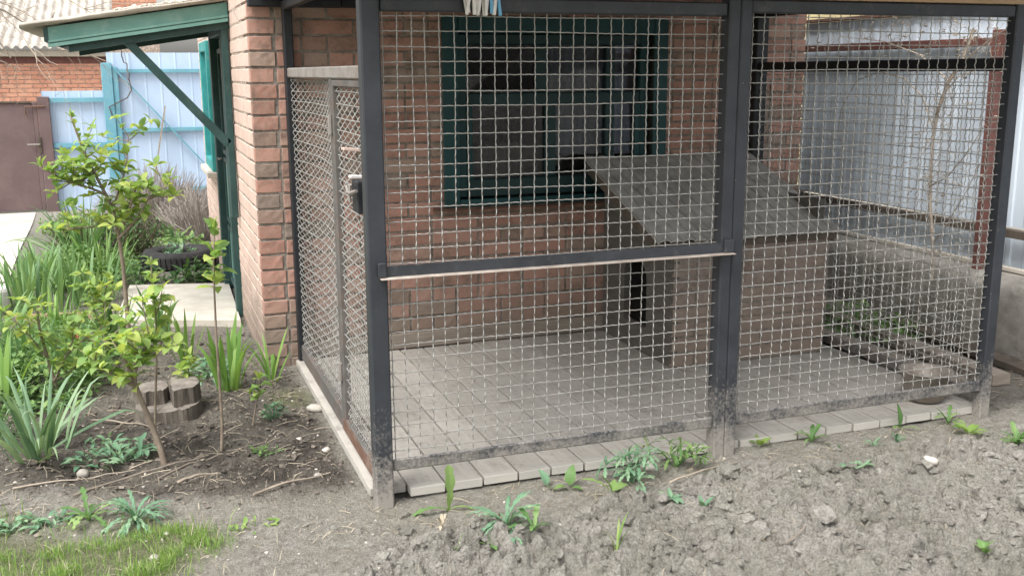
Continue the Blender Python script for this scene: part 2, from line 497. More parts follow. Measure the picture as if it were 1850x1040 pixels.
M['peg_white'] = simple('white_plastic', (0.70, 0.66, 0.64), (0.80, 0.77, 0.75), 30, 0.5, 0)
M['peg_blue'] = simple('blue_plastic', (0.13, 0.38, 0.62), (0.2, 0.47, 0.7), 30, 0.5, 0)
M['peg_pink'] = simple('faded_pink_plastic', (0.62, 0.46, 0.40), (0.70, 0.55, 0.48), 30, 0.5, 0)
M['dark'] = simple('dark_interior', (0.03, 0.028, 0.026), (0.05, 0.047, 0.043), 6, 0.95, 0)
M['curtain'] = simple('reflection_net_curtain', (0.085, 0.095, 0.115), (0.14, 0.15, 0.175), 60, 0.95, 0.2, 0.002)  # bluish tone also stands in for the reflection in the right panes
M['plaster'] = simple('beige_plaster', (0.42, 0.37, 0.31), (0.52, 0.47, 0.40), 3, 0.95, 0.2, 0.01)
M['lilac_leaf'] = leafmat('young_lilac_leaf', (0.15, 0.265, 0.085), (0.27, 0.39, 0.12), (0.45, 0.51, 0.14), 0.42, 0.7)
M['iris_leaf'] = leafmat('iris_leaf', (0.075, 0.16, 0.06), (0.135, 0.25, 0.095), (0.22, 0.34, 0.14), 0.3, 0.45)
M['iris_bright'] = leafmat('bright_iris_leaf', (0.10, 0.21, 0.045), (0.17, 0.30, 0.07), (0.26, 0.40, 0.11), 0.3, 0.45)
M['iris_pale'] = leafmat('grey_green_iris_leaf', (0.10, 0.19, 0.10), (0.18, 0.29, 0.165), (0.30, 0.40, 0.24), 0.22, 0.5)
M['weed'] = leafmat('weed_leaf', (0.08, 0.17, 0.055), (0.155, 0.27, 0.09), (0.25, 0.36, 0.12), 0.3)
M['weed_blue'] = leafmat('blue_green_weed_leaf', (0.10, 0.21, 0.12), (0.17, 0.30, 0.185), (0.26, 0.38, 0.22), 0.25)
M['weed_dark'] = leafmat('dark_weed_leaf', (0.03, 0.085, 0.025), (0.06, 0.13, 0.04), (0.11, 0.19, 0.06), 0.25)
M['grass'] = leafmat('grass_blade', (0.12, 0.24, 0.055), (0.21, 0.34, 0.08), (0.33, 0.42, 0.15), 0.4)
M['lavender'] = simple('dry_lavender_stem', (0.30, 0.26, 0.23), (0.46, 0.41, 0.37), 12, 0.95, 0, vary=0.35)

def glassmat():
    m, n, p, out = nt('window_glass')
    gl = N(n, 'ShaderNodeBsdfGlossy'); gl.inputs['Roughness'].default_value = 0.02
    gl.inputs['Color'].default_value = (0.9, 0.92, 1, 1)
    tr = N(n, 'ShaderNodeBsdfTransparent'); tr.inputs['Color'].default_value = (0.82, 0.85, 0.86, 1)
    fr = N(n, 'ShaderNodeFresnel'); fr.inputs['IOR'].default_value = 1.42
    f = math_(n, 'ADD', fr.outputs[0], 0.0)
    mx = N(n, 'ShaderNodeMixShader')
    n.links.new(f, mx.inputs[0]); n.links.new(tr.outputs[0], mx.inputs[1]); n.links.new(gl.outputs[0], mx.inputs[2])
    n.links.new(mx.outputs[0], out.inputs['Surface'])
    n.nodes.remove(p)
    return m
M['glass'] = glassmat()

def groundmat(name, clod=False):
    m, n, p, out = nt(name)
    v = coords(n)
    at = N(n, 'ShaderNodeAttribute'); at.attribute_name = 'zone'
    sp = N(n, 'ShaderNodeSeparateColor'); n.links.new(at.outputs['Color'], sp.inputs[0])
    f = noise(n, v, 26, 8, 0.7)
    f2 = noise(n, v, 3.5, 6, 0.6)
    path = ramp(n, f, [(0.28, (0.22, 0.20, 0.17)), (0.5, (0.38, 0.352, 0.308)), (0.72, (0.50, 0.47, 0.425))])
    path = mixc(n, ramp(n, f2, [(0.4, (0, 0, 0)), (0.7, (0.5, 0.5, 0.5))]), path, (0.33, 0.315, 0.24))
    till = ramp(n, f, [(0.28, (0.23, 0.212, 0.184)), (0.5, (0.42, 0.393, 0.35)), (0.72, (0.57, 0.54, 0.49))])
    till = mixc(n, ramp(n, f2, [(0.42, (0, 0, 0)), (0.66, (0.6, 0.6, 0.6))]), till, (0.355, 0.343, 0.275))
    damp = noise(n, v, 1.7, 5, 0.6)
    till = mixc(n, ramp(n, damp, [(0.52, (0, 0, 0)), (0.68, (0.3, 0.3, 0.3))]), till, (0.19, 0.172, 0.146))
    bed = ramp(n, f, [(0.25, (0.040, 0.034, 0.029)), (0.5, (0.095, 0.083, 0.071)), (0.78, (0.21, 0.19, 0.165))])
    bed = mixc(n, ramp(n, f2, [(0.42, (0, 0, 0)), (0.62, (0.85, 0.85, 0.85))]), bed, (0.235, 0.212, 0.18))
    moss = ramp(n, f, [(0.3, (0.13, 0.15, 0.06)), (0.7, (0.27, 0.275, 0.15))])
    if clod:
        col = till
        if True:
            r = rnd(n)
            g2 = N(n, 'ShaderNodeMapRange'); g2.inputs['To Min'].default_value = 0.78; g2.inputs['To Max'].default_value = 1.18
            n.links.new(r, g2.inputs['Value'])
            cm = N(n, 'ShaderNodeCombineColor')
            for i in range(3): n.links.new(g2.outputs[0], cm.inputs[i])
            col = mixc(n, 1.0, col, cm.outputs[0], 'MULTIPLY')
    else:
        col = mixc(n, sp.outputs[0], path, till)
        col = mixc(n, sp.outputs[1], col, bed)
        col = mixc(n, sp.outputs[2], col, moss)
    n.links.new(col, p.inputs['Base Color'])
    p.inputs['Roughness'].default_value = 0.97
    p.inputs['Specular IOR Level'].default_value = 0.1
    fine = noise(n, v, 130, 6, 0.7)
    col = mixc(n, 1.0, col, ramp(n, fine, [(0.3, (0.70, 0.70, 0.70)), (0.6, (1.2, 1.2, 1.2))]), 'MULTIPLY')
    n.links.new(col, p.inputs['Base Color'])
    bump(n, p, math_(n, 'ADD', noise(n, v, 60, 9, 0.75), math_(n, 'MULTIPLY', noise(n, v, 190, 6, 0.7), 0.5)), 1.0, 0.03)
    return m
M['ground'] = groundmat('garden_soil')
M['clod'] = groundmat('dug_clod', True)
M['clod_dark'] = simple('dark_crumb', (0.05, 0.042, 0.035), (0.17, 0.145, 0.12), 40, 0.97, 0.6, 0.006, vary=0.4)

# ------------------------------------------------------------------ the ground
def gz0(y):
    """the yard falls away gently behind the flower bed"""
    return -0.415 * sstep(4.0, 12.5, np.asarray(y, float))

TILL = np.array([(-3, -0.75), (-0.35, -0.62), (-0.18, -0.44), (0.0, -0.26), (0.5, -0.27), (1.2, -0.17), (2.6, -0.17), (6, -0.15)])
def zones(x, y):
    w = 0.09 * (fbm(x * 5, y * 5, 3) - 0.5)
    edge = np.interp(x, TILL[:, 0], TILL[:, 1])
    till = sstep(0.06, -0.06, y - edge + w) * sstep(-0.45, -0.1, x + w)
    bed_edge = np.interp(x, [-3, -1.25, -0.68, -0.3, -0.02], [0.9, 0.62, 0.30, 0.13, 0.16])
    bed = sstep(-0.07, 0.10, y - bed_edge + w * 2.2) * sstep(0.0, -0.10, x) * sstep(11.0, 8.5, y) * sstep(-3.2, -1.9, x - 0.15 * (y - 3) * (y < 3))
    bed = np.maximum(bed, 0.7 * sstep(2.58, 2.68, x) * sstep(-0.02, 0.12, y + w) * sstep(2.2, 1.9, y))
    bed = bed * np.clip(1 - 0.55 * sstep(0.75, 2.2, y), 0, 1)
    w3 = 0.42 * (fbm(x * 3.3 + 4, y * 3.3 - 2, 3) - 0.5)
    moss = sstep(0.12, -0.12, w3 + y - np.interp(x, [-2, -1.2, -0.72, -0.6], [0.33, 0.26, 0.16, -0.1]) + w * 2.5) * sstep(-0.50, -0.74, x + w * 2 + w3)
    moss = np.maximum(moss, 0.75 * sstep(0.22, 0.06, np.hypot((x + 0.12) / 0.7, (y - 1.28))) )
    return till, bed, moss * 0.8

def ground_axes():
    xs = np.concatenate((np.array([-400, -150, -60, -25, -12, -7, -4.5]), np.linspace(-3.2, -1.6, 40), np.arange(-1.594, -0.45, 0.0068), np.arange(-0.445, 2.72, 0.0046), np.linspace(2.76, 3.6, 40), np.array([4, 5, 7, 12, 25, 60, 150, 400])))
    ys = np.concatenate((np.array([-400, -150, -50, -20, -9, -5, -3.2, -2.2]), np.linspace(-1.7, -1.25, 30), np.arange(-1.243, -0.02, 0.0046), np.arange(-0.015, 1.0, 0.0068), np.linspace(1.01, 3.0, 130), np.linspace(3.04, 9, 90), np.array([9.6, 10.4, 11.2, 12, 13, 15, 19, 26, 40, 80, 200, 600])))
    return xs, ys
gx, gy = ground_axes()
GX, GY = np.meshgrid(gx, gy, indexing='ij')
near = sstep(8, 3.5, np.abs(GX)) * sstep(8, 3.5, np.abs(GY))
zt, zb, zm = zones(GX, GY)
H = gz0(GY)
H = H + near * (0.018 * (fbm(GX * 2.2, GY * 2.2, 3) - 0.5))
H += near * (1 - zt) * sstep(1.5, 0.2, np.abs(GY)) * 0.004 * (NR.random(GX.shape) - 0.5)
H += near * (1 - zt) * 0.012 * (fbm(GX * 14, GY * 14, 4) - 0.5)
H += zb * near * (0.035 * (fbm(GX * 7, GY * 7, 4) - 0.5) + 0.012 * (fbm(GX * 40, GY * 40, 2) - 0.5))
H += zt * 0.030 * (fbm(GX * 5, GY * 5, 3) - 0.45)
# crumbs and clods of the dug soil: jittered cells at four sizes
def cells(X, Y, size, seed):
    rg = np.random.default_rng(seed); jx, jy, ja = rg.random((128, 128)), rg.random((128, 128)), rg.random((128, 128))
    u, v = X / size, Y / size
    u = u + 0.45 * (vnoise(X * 1.7 / size + 5, Y * 1.7 / size) - 0.5); v = v + 0.45 * (vnoise(X * 1.7 / size - 31, Y * 1.7 / size + 9) - 0.5)
    iu, iv = np.floor(u).astype(int), np.floor(v).astype(int)
    best = np.zeros_like(X)
    for di in (-1, 0, 1):
        for dk in (-1, 0, 1):
            a_, b_ = (iu + di) & 127, (iv + dk) & 127
            rad = 0.35 + 0.5 * ja[a_, b_]
            d = np.hypot(iu + di + jx[a_, b_] - u, iv + dk + jy[a_, b_] - v) / rad
            best = np.maximum(best, rad * np.sqrt(np.clip(1 - d * d, 0, 1)) * (ja[a_, b_] > 0.25))
    return best * size
ii = np.where((gx > -0.8) & (gx < 2.75))[0]; kk = np.where((gy > -1.3) & (gy < 0.05))[0]
sl_ = (slice(ii[0], ii[-1] + 1), slice(kk[0], kk[-1] + 1))
Xs, Ys = GX[sl_], GY[sl_]
big = cells(Xs, Ys, 0.085, 1) * 0.42 * sstep(0.35, 0.7, fbm(Xs * 4, Ys * 4, 2))
crumb = big + cells(Xs, Ys, 0.040, 2) * 0.48 + cells(Xs, Ys, 0.021, 3) * 0.50 + cells(Xs, Ys, 0.0115, 4) * 0.42
crumb = crumb * 1.6 * (0.6 + 0.8 * fbm(Xs * 3.1 + 7, Ys * 3.1, 2)) + 0.022 * (fbm(Xs * 55, Ys * 55, 4) - 0.5) + 0.003 * (NR.random(Xs.shape) - 0.5)
H[sl_] += zt[sl_] * (crumb - 0.034)
ii = np.where((gx > -1.58) & (gx < 2.75))[0]; kk = np.where((gy > -1.2) & (gy < 1.0))[0]
sl_ = (slice(ii[0], ii[-1] + 1), slice(kk[0], kk[-1] + 1)); Xs, Ys = GX[sl_], GY[sl_]
H[sl_] += (1 - zt[sl_]) * (cells(Xs, Ys, 0.03, 5) * 0.22 * sstep(0.45, 0.7, fbm(Xs * 6 + 3, Ys * 6, 3)) + cells(Xs, Ys, 0.05, 6) * 0.22 * zb[sl_])
# soil kept below the boards of the deck
under = (GX > 0.02) & (GX < 2.56) & (GY > 0.035) & (GY < 1.80)
H[under] = np.minimum(H[under], -0.02)
H = np.where((GY > 1.8) & (GX > -0.14) & (GX < 2.85) & (GY < 5.6), np.minimum(H, -0.05), H)
me = mesh_from('ground', np.stack((GX, GY, H), -1).reshape(-1, 3), [(lambda a, b: (lambda i, k: np.stack((i * b + k, (i + 1) * b + k, (i + 1) * b + k + 1, i * b + k + 1), -1).reshape(-1, 4))(np.arange(a - 1)[:, None], np.arange(b - 1)[None, :]))(*GX.shape)], False)
ca = me.color_attributes.new('zone', 'FLOAT_COLOR', 'POINT')
ca.data.foreach_set('color', np.stack((zt, zb, zm, np.ones_like(zt)), -1).astype(np.float32).ravel())
me.materials.append(M['ground'])
ground = bpy.data.objects.new('ground', me); C.objects.link(ground)
tag(ground, 'garden soil, trodden, dug over and dark under the plants', kind='structure')

def gh(x, y):
    i = int(np.clip(np.searchsorted(gx, x), 1, len(gx) - 1)); k = int(np.clip(np.searchsorted(gy, y), 1, len(gy) - 1))
    return float(max(min(H[i, k], H[i - 1, k - 1]), -0.6))

# loose clods on the dug bed
_ico = None
def ico(sub=1):
    import bmesh
    bm = bmesh.new(); bmesh.ops.create_icosphere(bm, subdivisions=sub, radius=1.0)
    V = np.array([v.co[:] for v in bm.verts]); F = np.array([[v.index for v in f.verts] for f in bm.faces]); bm.free()
    return V, F
IV, IF = ico(1); IV2, IF2 = ico(2)
def lump(mb, c, r, flat=0.75, rough=0.28, hi=False):
    V, F = (IV2, IF2) if hi else (IV, IF)
    q = V * (1 + rough * NR.uniform(-1, 1, (len(V), 1)) * (0.7 if hi else 1))
    a = NR.uniform(0, 6.28); ca_, sa_ = math.cos(a), math.sin(a)
    q = q * np.array((NR.uniform(0.8, 1.3), NR.uniform(0.75, 1.1), flat * NR.uniform(0.8, 1.15)))
    q = np.stack((q[:, 0] * ca_ - q[:, 1] * sa_, q[:, 0] * sa_ + q[:, 1] * ca_, q[:, 2]), -1)
    q = q * (1 + 0.16 * np.sin(q[:, :1] * 5 + c[0] * 70) * np.cos(q[:, 1:2] * 6 + c[1] * 50))
    mb.add(q * r + np.array(c), tris=F)
def scatter(n, x0, x1, y0, y1, prob):
    X, Y = NR.uniform(x0, x1, n * 16), NR.uniform(y0, y1, n * 16)
    ok = NR.random(n * 16) < prob(X, Y)
    return X[ok][:n], Y[ok][:n]
mb = MB()
for cx, cy in zip(*scatter(3600, -0.45, 2.70, -1.2, -0.02, lambda X, Y: zones(X, Y)[0] * 0.96 + 0.04)):
    r = min(0.003 + NR.gamma(1.0, 0.0055), 0.045)
    lump(mb, (cx, cy, gh(cx, cy) + r * 0.1), r, 0.7, 0.42, True)
o = mb.build('soil_clods', M['clod'], loc=(0, 0, 0), smooth=False)
tag(o, 'loose grey clods lying over the freshly dug soil', 'soil', kind='stuff')
mb = MB()
for cx, cy in zip(*scatter(1900, -1.5, -0.05, 0.0, 2.6, lambda X, Y: zones(X, Y)[1])):
    r = min(0.0025 + NR.gamma(1.1, 0.0032), 0.02)
    lump(mb, (cx, cy, gh(cx, cy) + r * 0.15), r, 0.75, 0.4)
o = mb.build('soil_crumbs', M['clod_dark'], loc=(0, 0, 0))
tag(o, 'dark crumbs of earth scattered over the flower bed', 'soil', kind='stuff')

# paved pieces of the yard
mb = MB()
mb.hexa(np.array([(-0.88, 2.98, -0.04), (-0.20, 2.72, -0.04), (-0.172, 3.85, -0.04), (-0.80, 4.02, -0.04), (-0.88, 2.98, 0.035), (-0.20, 2.72, 0.035), (-0.172, 3.85, 0.035), (-0.80, 4.02, 0.035)]))
tag(mb.build('door_slab', M['concrete_pale']), 'pale concrete slab in front of the green door', kind='structure')
xs_ = np.linspace(-9, -1.62, 8); ys_ = np.linspace(4.6, 11.9, 24)
X_, Y_ = np.meshgrid(xs_, ys_, indexing='ij')
X_ = np.where(X_ > -1.7, -1.62 - 0.06 * (Y_ - 5), X_)
mb = MB(); mb.grid(np.stack((X_, Y_, gz0(Y_) + 0.012), -1))
tag(mb.build('concrete_yard', M['concrete_pale'], loc=(0, 0, 0)), 'pale concrete yard in front of the brown gate', kind='structure')

# ------------------------------------------------------------------ the brick house
YW = 1.80; CO = 0.0738; XL, XR = -0.165, 2.88; YB = 5.65
house = empty('brick_house', ((XL + XR) / 2, 3.7, 0), 'low red brick outbuilding with teal window and green side door behind the cage', 'house')
OX0, OX1, OZ0, OZ1 = 0.80, 1.96, 0.765, 1.64

# mortar bodies, set back 7 mm behind the brick faces
mb = MB(); t = YW + 0.0055
mb.box(XL + 0.007, OX0, t, t + 0.24, -0.3, 2.2)
mb.box(OX1, XR - 0.007, t, t + 0.24, -0.3, 2.2)
mb.box(OX0, OX1, t, t + 0.24, -0.3, OZ0)
mb.box(OX0, OX1, t, t + 0.24, OZ1, 2.2)
front_wall = mb.build('front_wall', M['mortar'], house)
DY0, DY1, DZ1 = 2.98, 3.86, 1.68
mb = MB(); s = XL + 0.0022
mb.box(s, s + 0.24, t + 0.241, DY0, -0.3, 2.2)
mb.box(s, s + 0.24, DY1, 4.36, -0.3, 2.2); mb.box(s, s + 0.24, 5.02, YB, -0.3, 2.2)
mb.box(s, s + 0.24, 4.36, 5.02, -0.3, 0.78); mb.box(s, s + 0.24, 4.36, 5.02, 1.58, 2.2)
mb.box(s, s + 0.24, DY0, DY1, DZ1, 2.2); mb.box(s, s + 0.24, DY0, DY1, -0.3, -0.02)
side_wall = mb.build('side_wall', M['mortar_pale'], house)
mb = MB()
mb.box(s + 0.241, XR, YB - 0.25, YB, -0.6, 2.2); mb.box(XR - 0.25, XR - 0.006, t + 0.242, YB - 0.251, -0.6, 2.2)
mb.build('rear_wall', M['mortar'], house)
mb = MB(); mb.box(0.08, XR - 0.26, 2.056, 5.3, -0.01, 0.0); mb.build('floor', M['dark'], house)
mb = MB(); mb.box(XL + 0.02, XR - 0.02, YW + 0.02, YB - 0.02, 2.202, 2.225); mb.build('added_ceiling', M['dark_wood'], house)  # unseen slab added to stop light leaking in under the roof
# house roof (shallow, above the frame)
mb = MB()
ny = 90; ys_ = np.linspace(1.35, 6.0, 4); xs_ = np.linspace(-0.26, 3.2, 260)
X_, Y_ = np.meshgrid(xs_, ys_, indexing='ij')
mb.slab(np.stack((X_, Y_, 2.24 + (Y_ - 1.35) * 0.12 + 0.012 * np.sin(X_ * 2 * PI / 0.1)), -1), (0, 0, -0.008))
mb.build('roof', M['slate'], house, True)

def brick_mesh(L, Hh, D, name, m):
    """a brick with its face towards -y, chamfered and slightly irregular"""
    j = lambda a: NR.uniform(-a, a)
    c = 0.0028
    a, b = L / 2, Hh / 2
    back = [(-a, D, -b), (a, D, -b), (a, D, b), (-a, D, b)]
    rim = [(x + j(.0015), c + j(.001), z + j(.0012)) for x, z in ((-a, -b), (a, -b), (a, b), (-a, b))]
    nx, nz = 5, 3
    face = []
    for iz in range(nz):
        for ix in range(nx):
            e = (ix in (0, nx - 1)) or (iz in (0, nz - 1))
            face.append((-a + c + (2 * a - 2 * c) * ix / (nx - 1) + j(.0015), (j(.0012) + (max(0, NR.uniform(-.006, .0022)) if e else 0)), -b + c + (2 * b - 2 * c) * iz / (nz - 1) + j(.0015)))
    V = back + rim + face
    Q = [(4, 5, 1, 0), (5, 6, 2, 1), (6, 7, 3, 2), (7, 4, 0, 3)]
    T = []
    f = lambda ix, iz: 8 + iz * nx + ix
    for iz in range(nz - 1):
        for ix in range(nx - 1):
            Q.append((f(ix, iz), f(ix + 1, iz), f(ix + 1, iz + 1), f(ix, iz + 1)))
    for ring, r0, r1 in (([f(i, 0) for i in range(nx)], 4, 5), ([f(nx - 1, i) for i in range(nz)], 5, 6), ([f(i, nz - 1) for i in range(nx - 1, -1, -1)], 6, 7), ([f(0, i) for i in range(nz - 1, -1, -1)], 7, 4)):
        h = len(ring) // 2
        for q in range(len(ring) - 1):
            T.append((r0 if q < h else r1, ring[q + 1], ring[q]))
        T.append((r0, r1, ring[h]))
    me = mesh_from(name, np.array(V), [np.array(Q), np.array(T)])
    me.materials.append(m)
    return me
BH = CO - 0.0105
BR = {}
for key, L in (('full', 0.236), ('mid', 0.172), ('half', 0.112)):
    BR[key] = [(brick_mesh(L, BH, 0.045, 'brick', M['brick']), L) for _ in range(5)]

def rows_front():
    out = []
    z = -0.10; r = 0
    while z < 2.1:
        x = XL
        first = 0.118 if r % 2 else 0.105
        segs = [(x, x + first)]
        x += first + (0.010 if r % 2 else 0.018)
        if r % 2: segs.append((x, x + 0.112)); x += 0.122
        while x < XR - 0.06:
            L = 0.236 if (r % 2 == 0 and R.random() < 0.8) else (0.112 if R.random() < 0.75 else 0.236)
            L = min(L, XR - x)
            segs.append((x, x + L)); x += L + 0.0105
        for a, b in segs:
            if z + BH > OZ0 and z < OZ1:
                if a < OX0 < b: b = OX0
                elif a < OX1 < b: a = OX1
                elif a >= OX0 and b <= OX1: continue
            if b - a > 0.035: out.append((a, b, z))
        z += CO; r += 1
    return out
allb = rows_front()
def vis(b):
    a, c, z = b
    sc = 0
    if z > 1.70 or z < -0.04: sc += 10
    if a > 1.7 and z < 0.55: sc += 5       # behind the kennel
    return sc
allb.sort(key=vis)
rest = MB()
for q, (a, b, z) in enumerate(allb):
    L = b - a
    key = 'full' if L > 0.2 else ('mid' if L > 0.14 else 'half')
    me, l0 = R.choice(BR[key])
    dy = R.uniform(-0.0025, 0.003)
    if q < 298:
        inst('brick', me, front_wall, ((a + b) / 2, YW + dy, z + BH / 2), (R.uniform(-.012, .012), R.uniform(-.008, .008), R.uniform(-.012, .012)), (L / l0, 1, 1))
    else:
        rest.box(a, b, YW + dy, YW + 0.05, z, z + BH, 0.001)
if rest.n: tag(rest.build('brick_rest', M['brick'], front_wall), kind='stuff')
# side wall courses: seen at a grazing angle, kept as one part
mb = MB(); z = -0.10; r = 0
while z < 2.1:
    y = YW + 0.052 + (0.0 if r % 2 else 0.125)
    if r % 2 == 0: mb.bbox(XL + NR.uniform(-.002, .003), XL + 0.045, YW + 0.055, y - 0.01, z, z + BH, 0.004, 0.0012)
    while y < YB - 0.02:
        e = min(y + 0.236, YB)
        hit = (y < DY1 + 0.0 and e > DY0 and z < DZ1) or (y < 5.02 and e > 4.36 and z + BH > 0.78 and z < 1.58)
        if not hit:
            mb.bbox(XL + NR.uniform(-.002, .0015), XL + 0.045, y, e, z, z + BH, 0.003, 0.0012)
        else:
            for lo, hi in ((DY0, DY1), (4.36, 5.02)):
                if y < lo < e and lo - y > 0.03: mb.bbox(XL, XL + 0.045, y, lo, z, z + BH, 0.004, 0.001)
                if y < hi < e and e - hi > 0.03: mb.bbox(XL, XL + 0.045, hi, e, z, z + BH, 0.004, 0.001)
        y = e + 0.0105
    z += CO; r += 1
tag(mb.build('side_brick', M['brick_side'], side_wall), kind='stuff')
# skirting board along the wall inside the cage
mb = MB(); mb.bbox(0.10, 2.5, YW - 0.032, YW - 0.006, 0.037, 0.115, 0.004, 0.001)
mb.build('skirting_board', M['old_plank'], house)

# ---- window behind the cage
win = MB()
def frame(mb, x0, x1, z0, z1, w, y0, y1, b=0.004):
    mb.bbox(x0, x0 + w, y0, y1, z0, z1, b); mb.bbox(x1 - w, x1, y0, y1, z0, z1, b)
    mb.bbox(x0 + w, x1 - w, y0, y1, z0, z0 + w, b); mb.bbox(x0 + w, x1 - w, y0, y1, z1 - w, z1, b)
win.bbox(0.757, 0.839, YW - 0.022, YW - 0.005, 0.745, 1.69); win.bbox(1.923, 2.005, YW - 0.022, YW - 0.005, 0.745, 1.69); win.bbox(0.84, 1.922, YW - 0.022, YW - 0.005, 0.745, 0.785); win.bbox(0.84, 1.922, YW - 0.022, YW - 0.005, 1.608, 1.69)
window = win.build('window', M['teal'], house)
for x0, x1, x2, x3 in ((0.842, 0.892, 0.8915, 0.925), (1.87, 1.92, 1.84, 1.8705)):
    mb = MB(); mb.bbox(x0, x1, YW + 0.03, YW + 0.075, 0.79, 1.605); mb.bbox(x2, x3, YW + 0.026, YW + 0.07, 0.881, 1.249); mb.build('stile', M['teal'], window)
mb = MB(); mb.bbox(0.893, 1.869, YW + 0.034, YW + 0.078, 1.25, 1.315, 0.006); mb.build('transom', M['teal_dark'], window)
for z0, z1 in ((0.79, 0.88), (1.555, 1.605)): MB().bbox(0.893, 1.869, YW + 0.03, YW + 0.075, z0, z1).build('sash_rail', M['teal_dark'], window)
for x0, x1 in ((1.325, 1.385), (1.672, 1.722)):
    mb = MB(); mb.bbox(x0, x1, YW + 0.036, YW + 0.080, 0.881, 1.249); mb.bbox(x0 - 0.05, x1 - 0.05 if x0 < 1.5 else x1, YW + 0.036, YW + 0.080, 1.316, 1.554) if x0 < 1.5 else mb.bbox(x0, x1, YW + 0.036, YW + 0.080, 1.316, 1.554)
    mb.build('mullion', M['teal_dark'], window)
for x0, x1, z0, z1 in ((0.893, 1.325, 0.881, 1.249), (1.386, 1.671, 0.881, 1.249), (1.723, 1.869, 0.881, 1.249), (0.893, 1.274, 1.316, 1.554), (1.336, 1.671, 1.316, 1.554), (1.723, 1.869, 1.316, 1.554)):
    mb = MB(); mb.grid(np.array([[(x0, YW + 0.06, z0), (x0, YW + 0.06, z1)], [(x1, YW + 0.06 + R.uniform(-.003, .003), z0), (x1, YW + 0.06, z1)]])); mb.build('pane', M['glass'], window)
mb = MB(); mb.hexa(np.array([(0.70, YW - 0.062, 0.722), (2.05, YW - 0.062, 0.722), (2.05, YW + 0.06, 0.735), (0.70, YW + 0.06, 0.735), (0.70, YW - 0.062, 0.737), (2.05, YW - 0.062, 0.737), (2.05, YW + 0.06, 0.76), (0.70, YW + 0.06, 0.76)]))
mb.build('sill', M['rust'], window)
xs_ = np.linspace(1.36, 1.90, 90); zs_ = np.linspace(0.98, 1.60, 3)  # net curtain, also standing in for the pale reflection on the right
X_, Z_ = np.meshgrid(xs_, zs_, indexing='ij')
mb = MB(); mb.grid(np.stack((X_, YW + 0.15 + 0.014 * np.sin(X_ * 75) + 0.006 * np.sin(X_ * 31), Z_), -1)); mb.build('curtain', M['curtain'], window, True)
xs_ = np.linspace(0.90, 1.34, 60); zs_ = np.linspace(0.80, 1.05, 3)
X_, Z_ = np.meshgrid(xs_, zs_, indexing='ij')
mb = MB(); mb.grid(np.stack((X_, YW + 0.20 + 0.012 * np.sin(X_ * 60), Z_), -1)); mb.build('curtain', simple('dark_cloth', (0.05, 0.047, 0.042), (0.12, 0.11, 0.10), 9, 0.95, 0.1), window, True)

# ---- green side door
mb = MB()
door = MB().bbox(XL + 0.02, XL + 0.06, DY0 + 0.06, DY1 - 0.05, 0.02, DZ1 - 0.05, 0.004).build('door', M['green'], house)
mb = MB(); mb.bbox(XL - 0.035, XL + 0.03, DY0 - 0.03, DY0 + 0.055, 0.0, DZ1 + 0.05); mb.bbox(XL - 0.035, XL + 0.03, DY1 - 0.045, DY1 + 0.05, 0.0, DZ1 + 0.05); mb.bbox(XL - 0.034, XL + 0.03, DY0 + 0.056, DY1 - 0.046, DZ1 - 0.045, DZ1 + 0.05)
mb.build('door_frame', M['green'], door)
for z0, z1, mm in ((0.10, 0.42, 'green_pale'), (0.50, 0.86, 'green_pale'), (0.94, 1.54, 'glass')):
    mb = MB(); frame(mb, 0, 1, z0 - 0.03, z1 + 0.03, 0.03, 0, 0.018)
    # turn the frame into the x plane
    for a in mb.V:
        yy = DY0 + 0.12 + a[:, 0] * (DY1 - DY0 - 0.24); a[:, 0], a[:, 1] = XL + 0.019 - a[:, 1], yy
    mb.build('moulding', M['green'], door)
    mb = MB(); mb.box(XL + 0.012, XL + 0.0195, DY0 + 0.15, DY1 - 0.15, z0, z1); mb.build('panel', M[mm], door)
mb = MB(); mb.tube([(XL - 0.01, DY1 - 0.12, 0.88), (XL - 0.03, DY1 - 0.12, 0.88), (XL - 0.03, DY1 - 0.20, 0.88)], 0.007, 6); mb.build('handle', M['gate_steel'], door)
# ---- teal side window further along
mb = MB()
for y0, y1, z0, z1 in ((4.33, 4.40, 0.74, 1.64), (4.98, 5.05, 0.74, 1.64), (4.401, 4.979, 1.57, 1.64), (4.401, 4.979, 0.74, 0.81)):
    mb.bbox(XL - 0.03, XL + 0.03, y0, y1, z0, z1)
sw = mb.build('side_window', M['teal_bright'], house)
mb = MB(); mb.box(XL - 0.005, XL + 0.02, 4.67, 4.71, 0.811, 1.569); mb.build('mullion', M['teal_bright'], sw)
mb = MB(); mb.box(XL + 0.006, XL + 0.010, 4.401, 4.669, 0.811, 1.569); mb.box(XL + 0.006, XL + 0.010, 4.711, 4.979, 0.811, 1.569); mb.build('pane', M['glass'], sw)
mb = MB(); mb.bbox(XL - 0.07, XL - 0.004, 4.30, 5.08, 0.70, 0.738); mb.build('sill', M['concrete_pale'], sw)
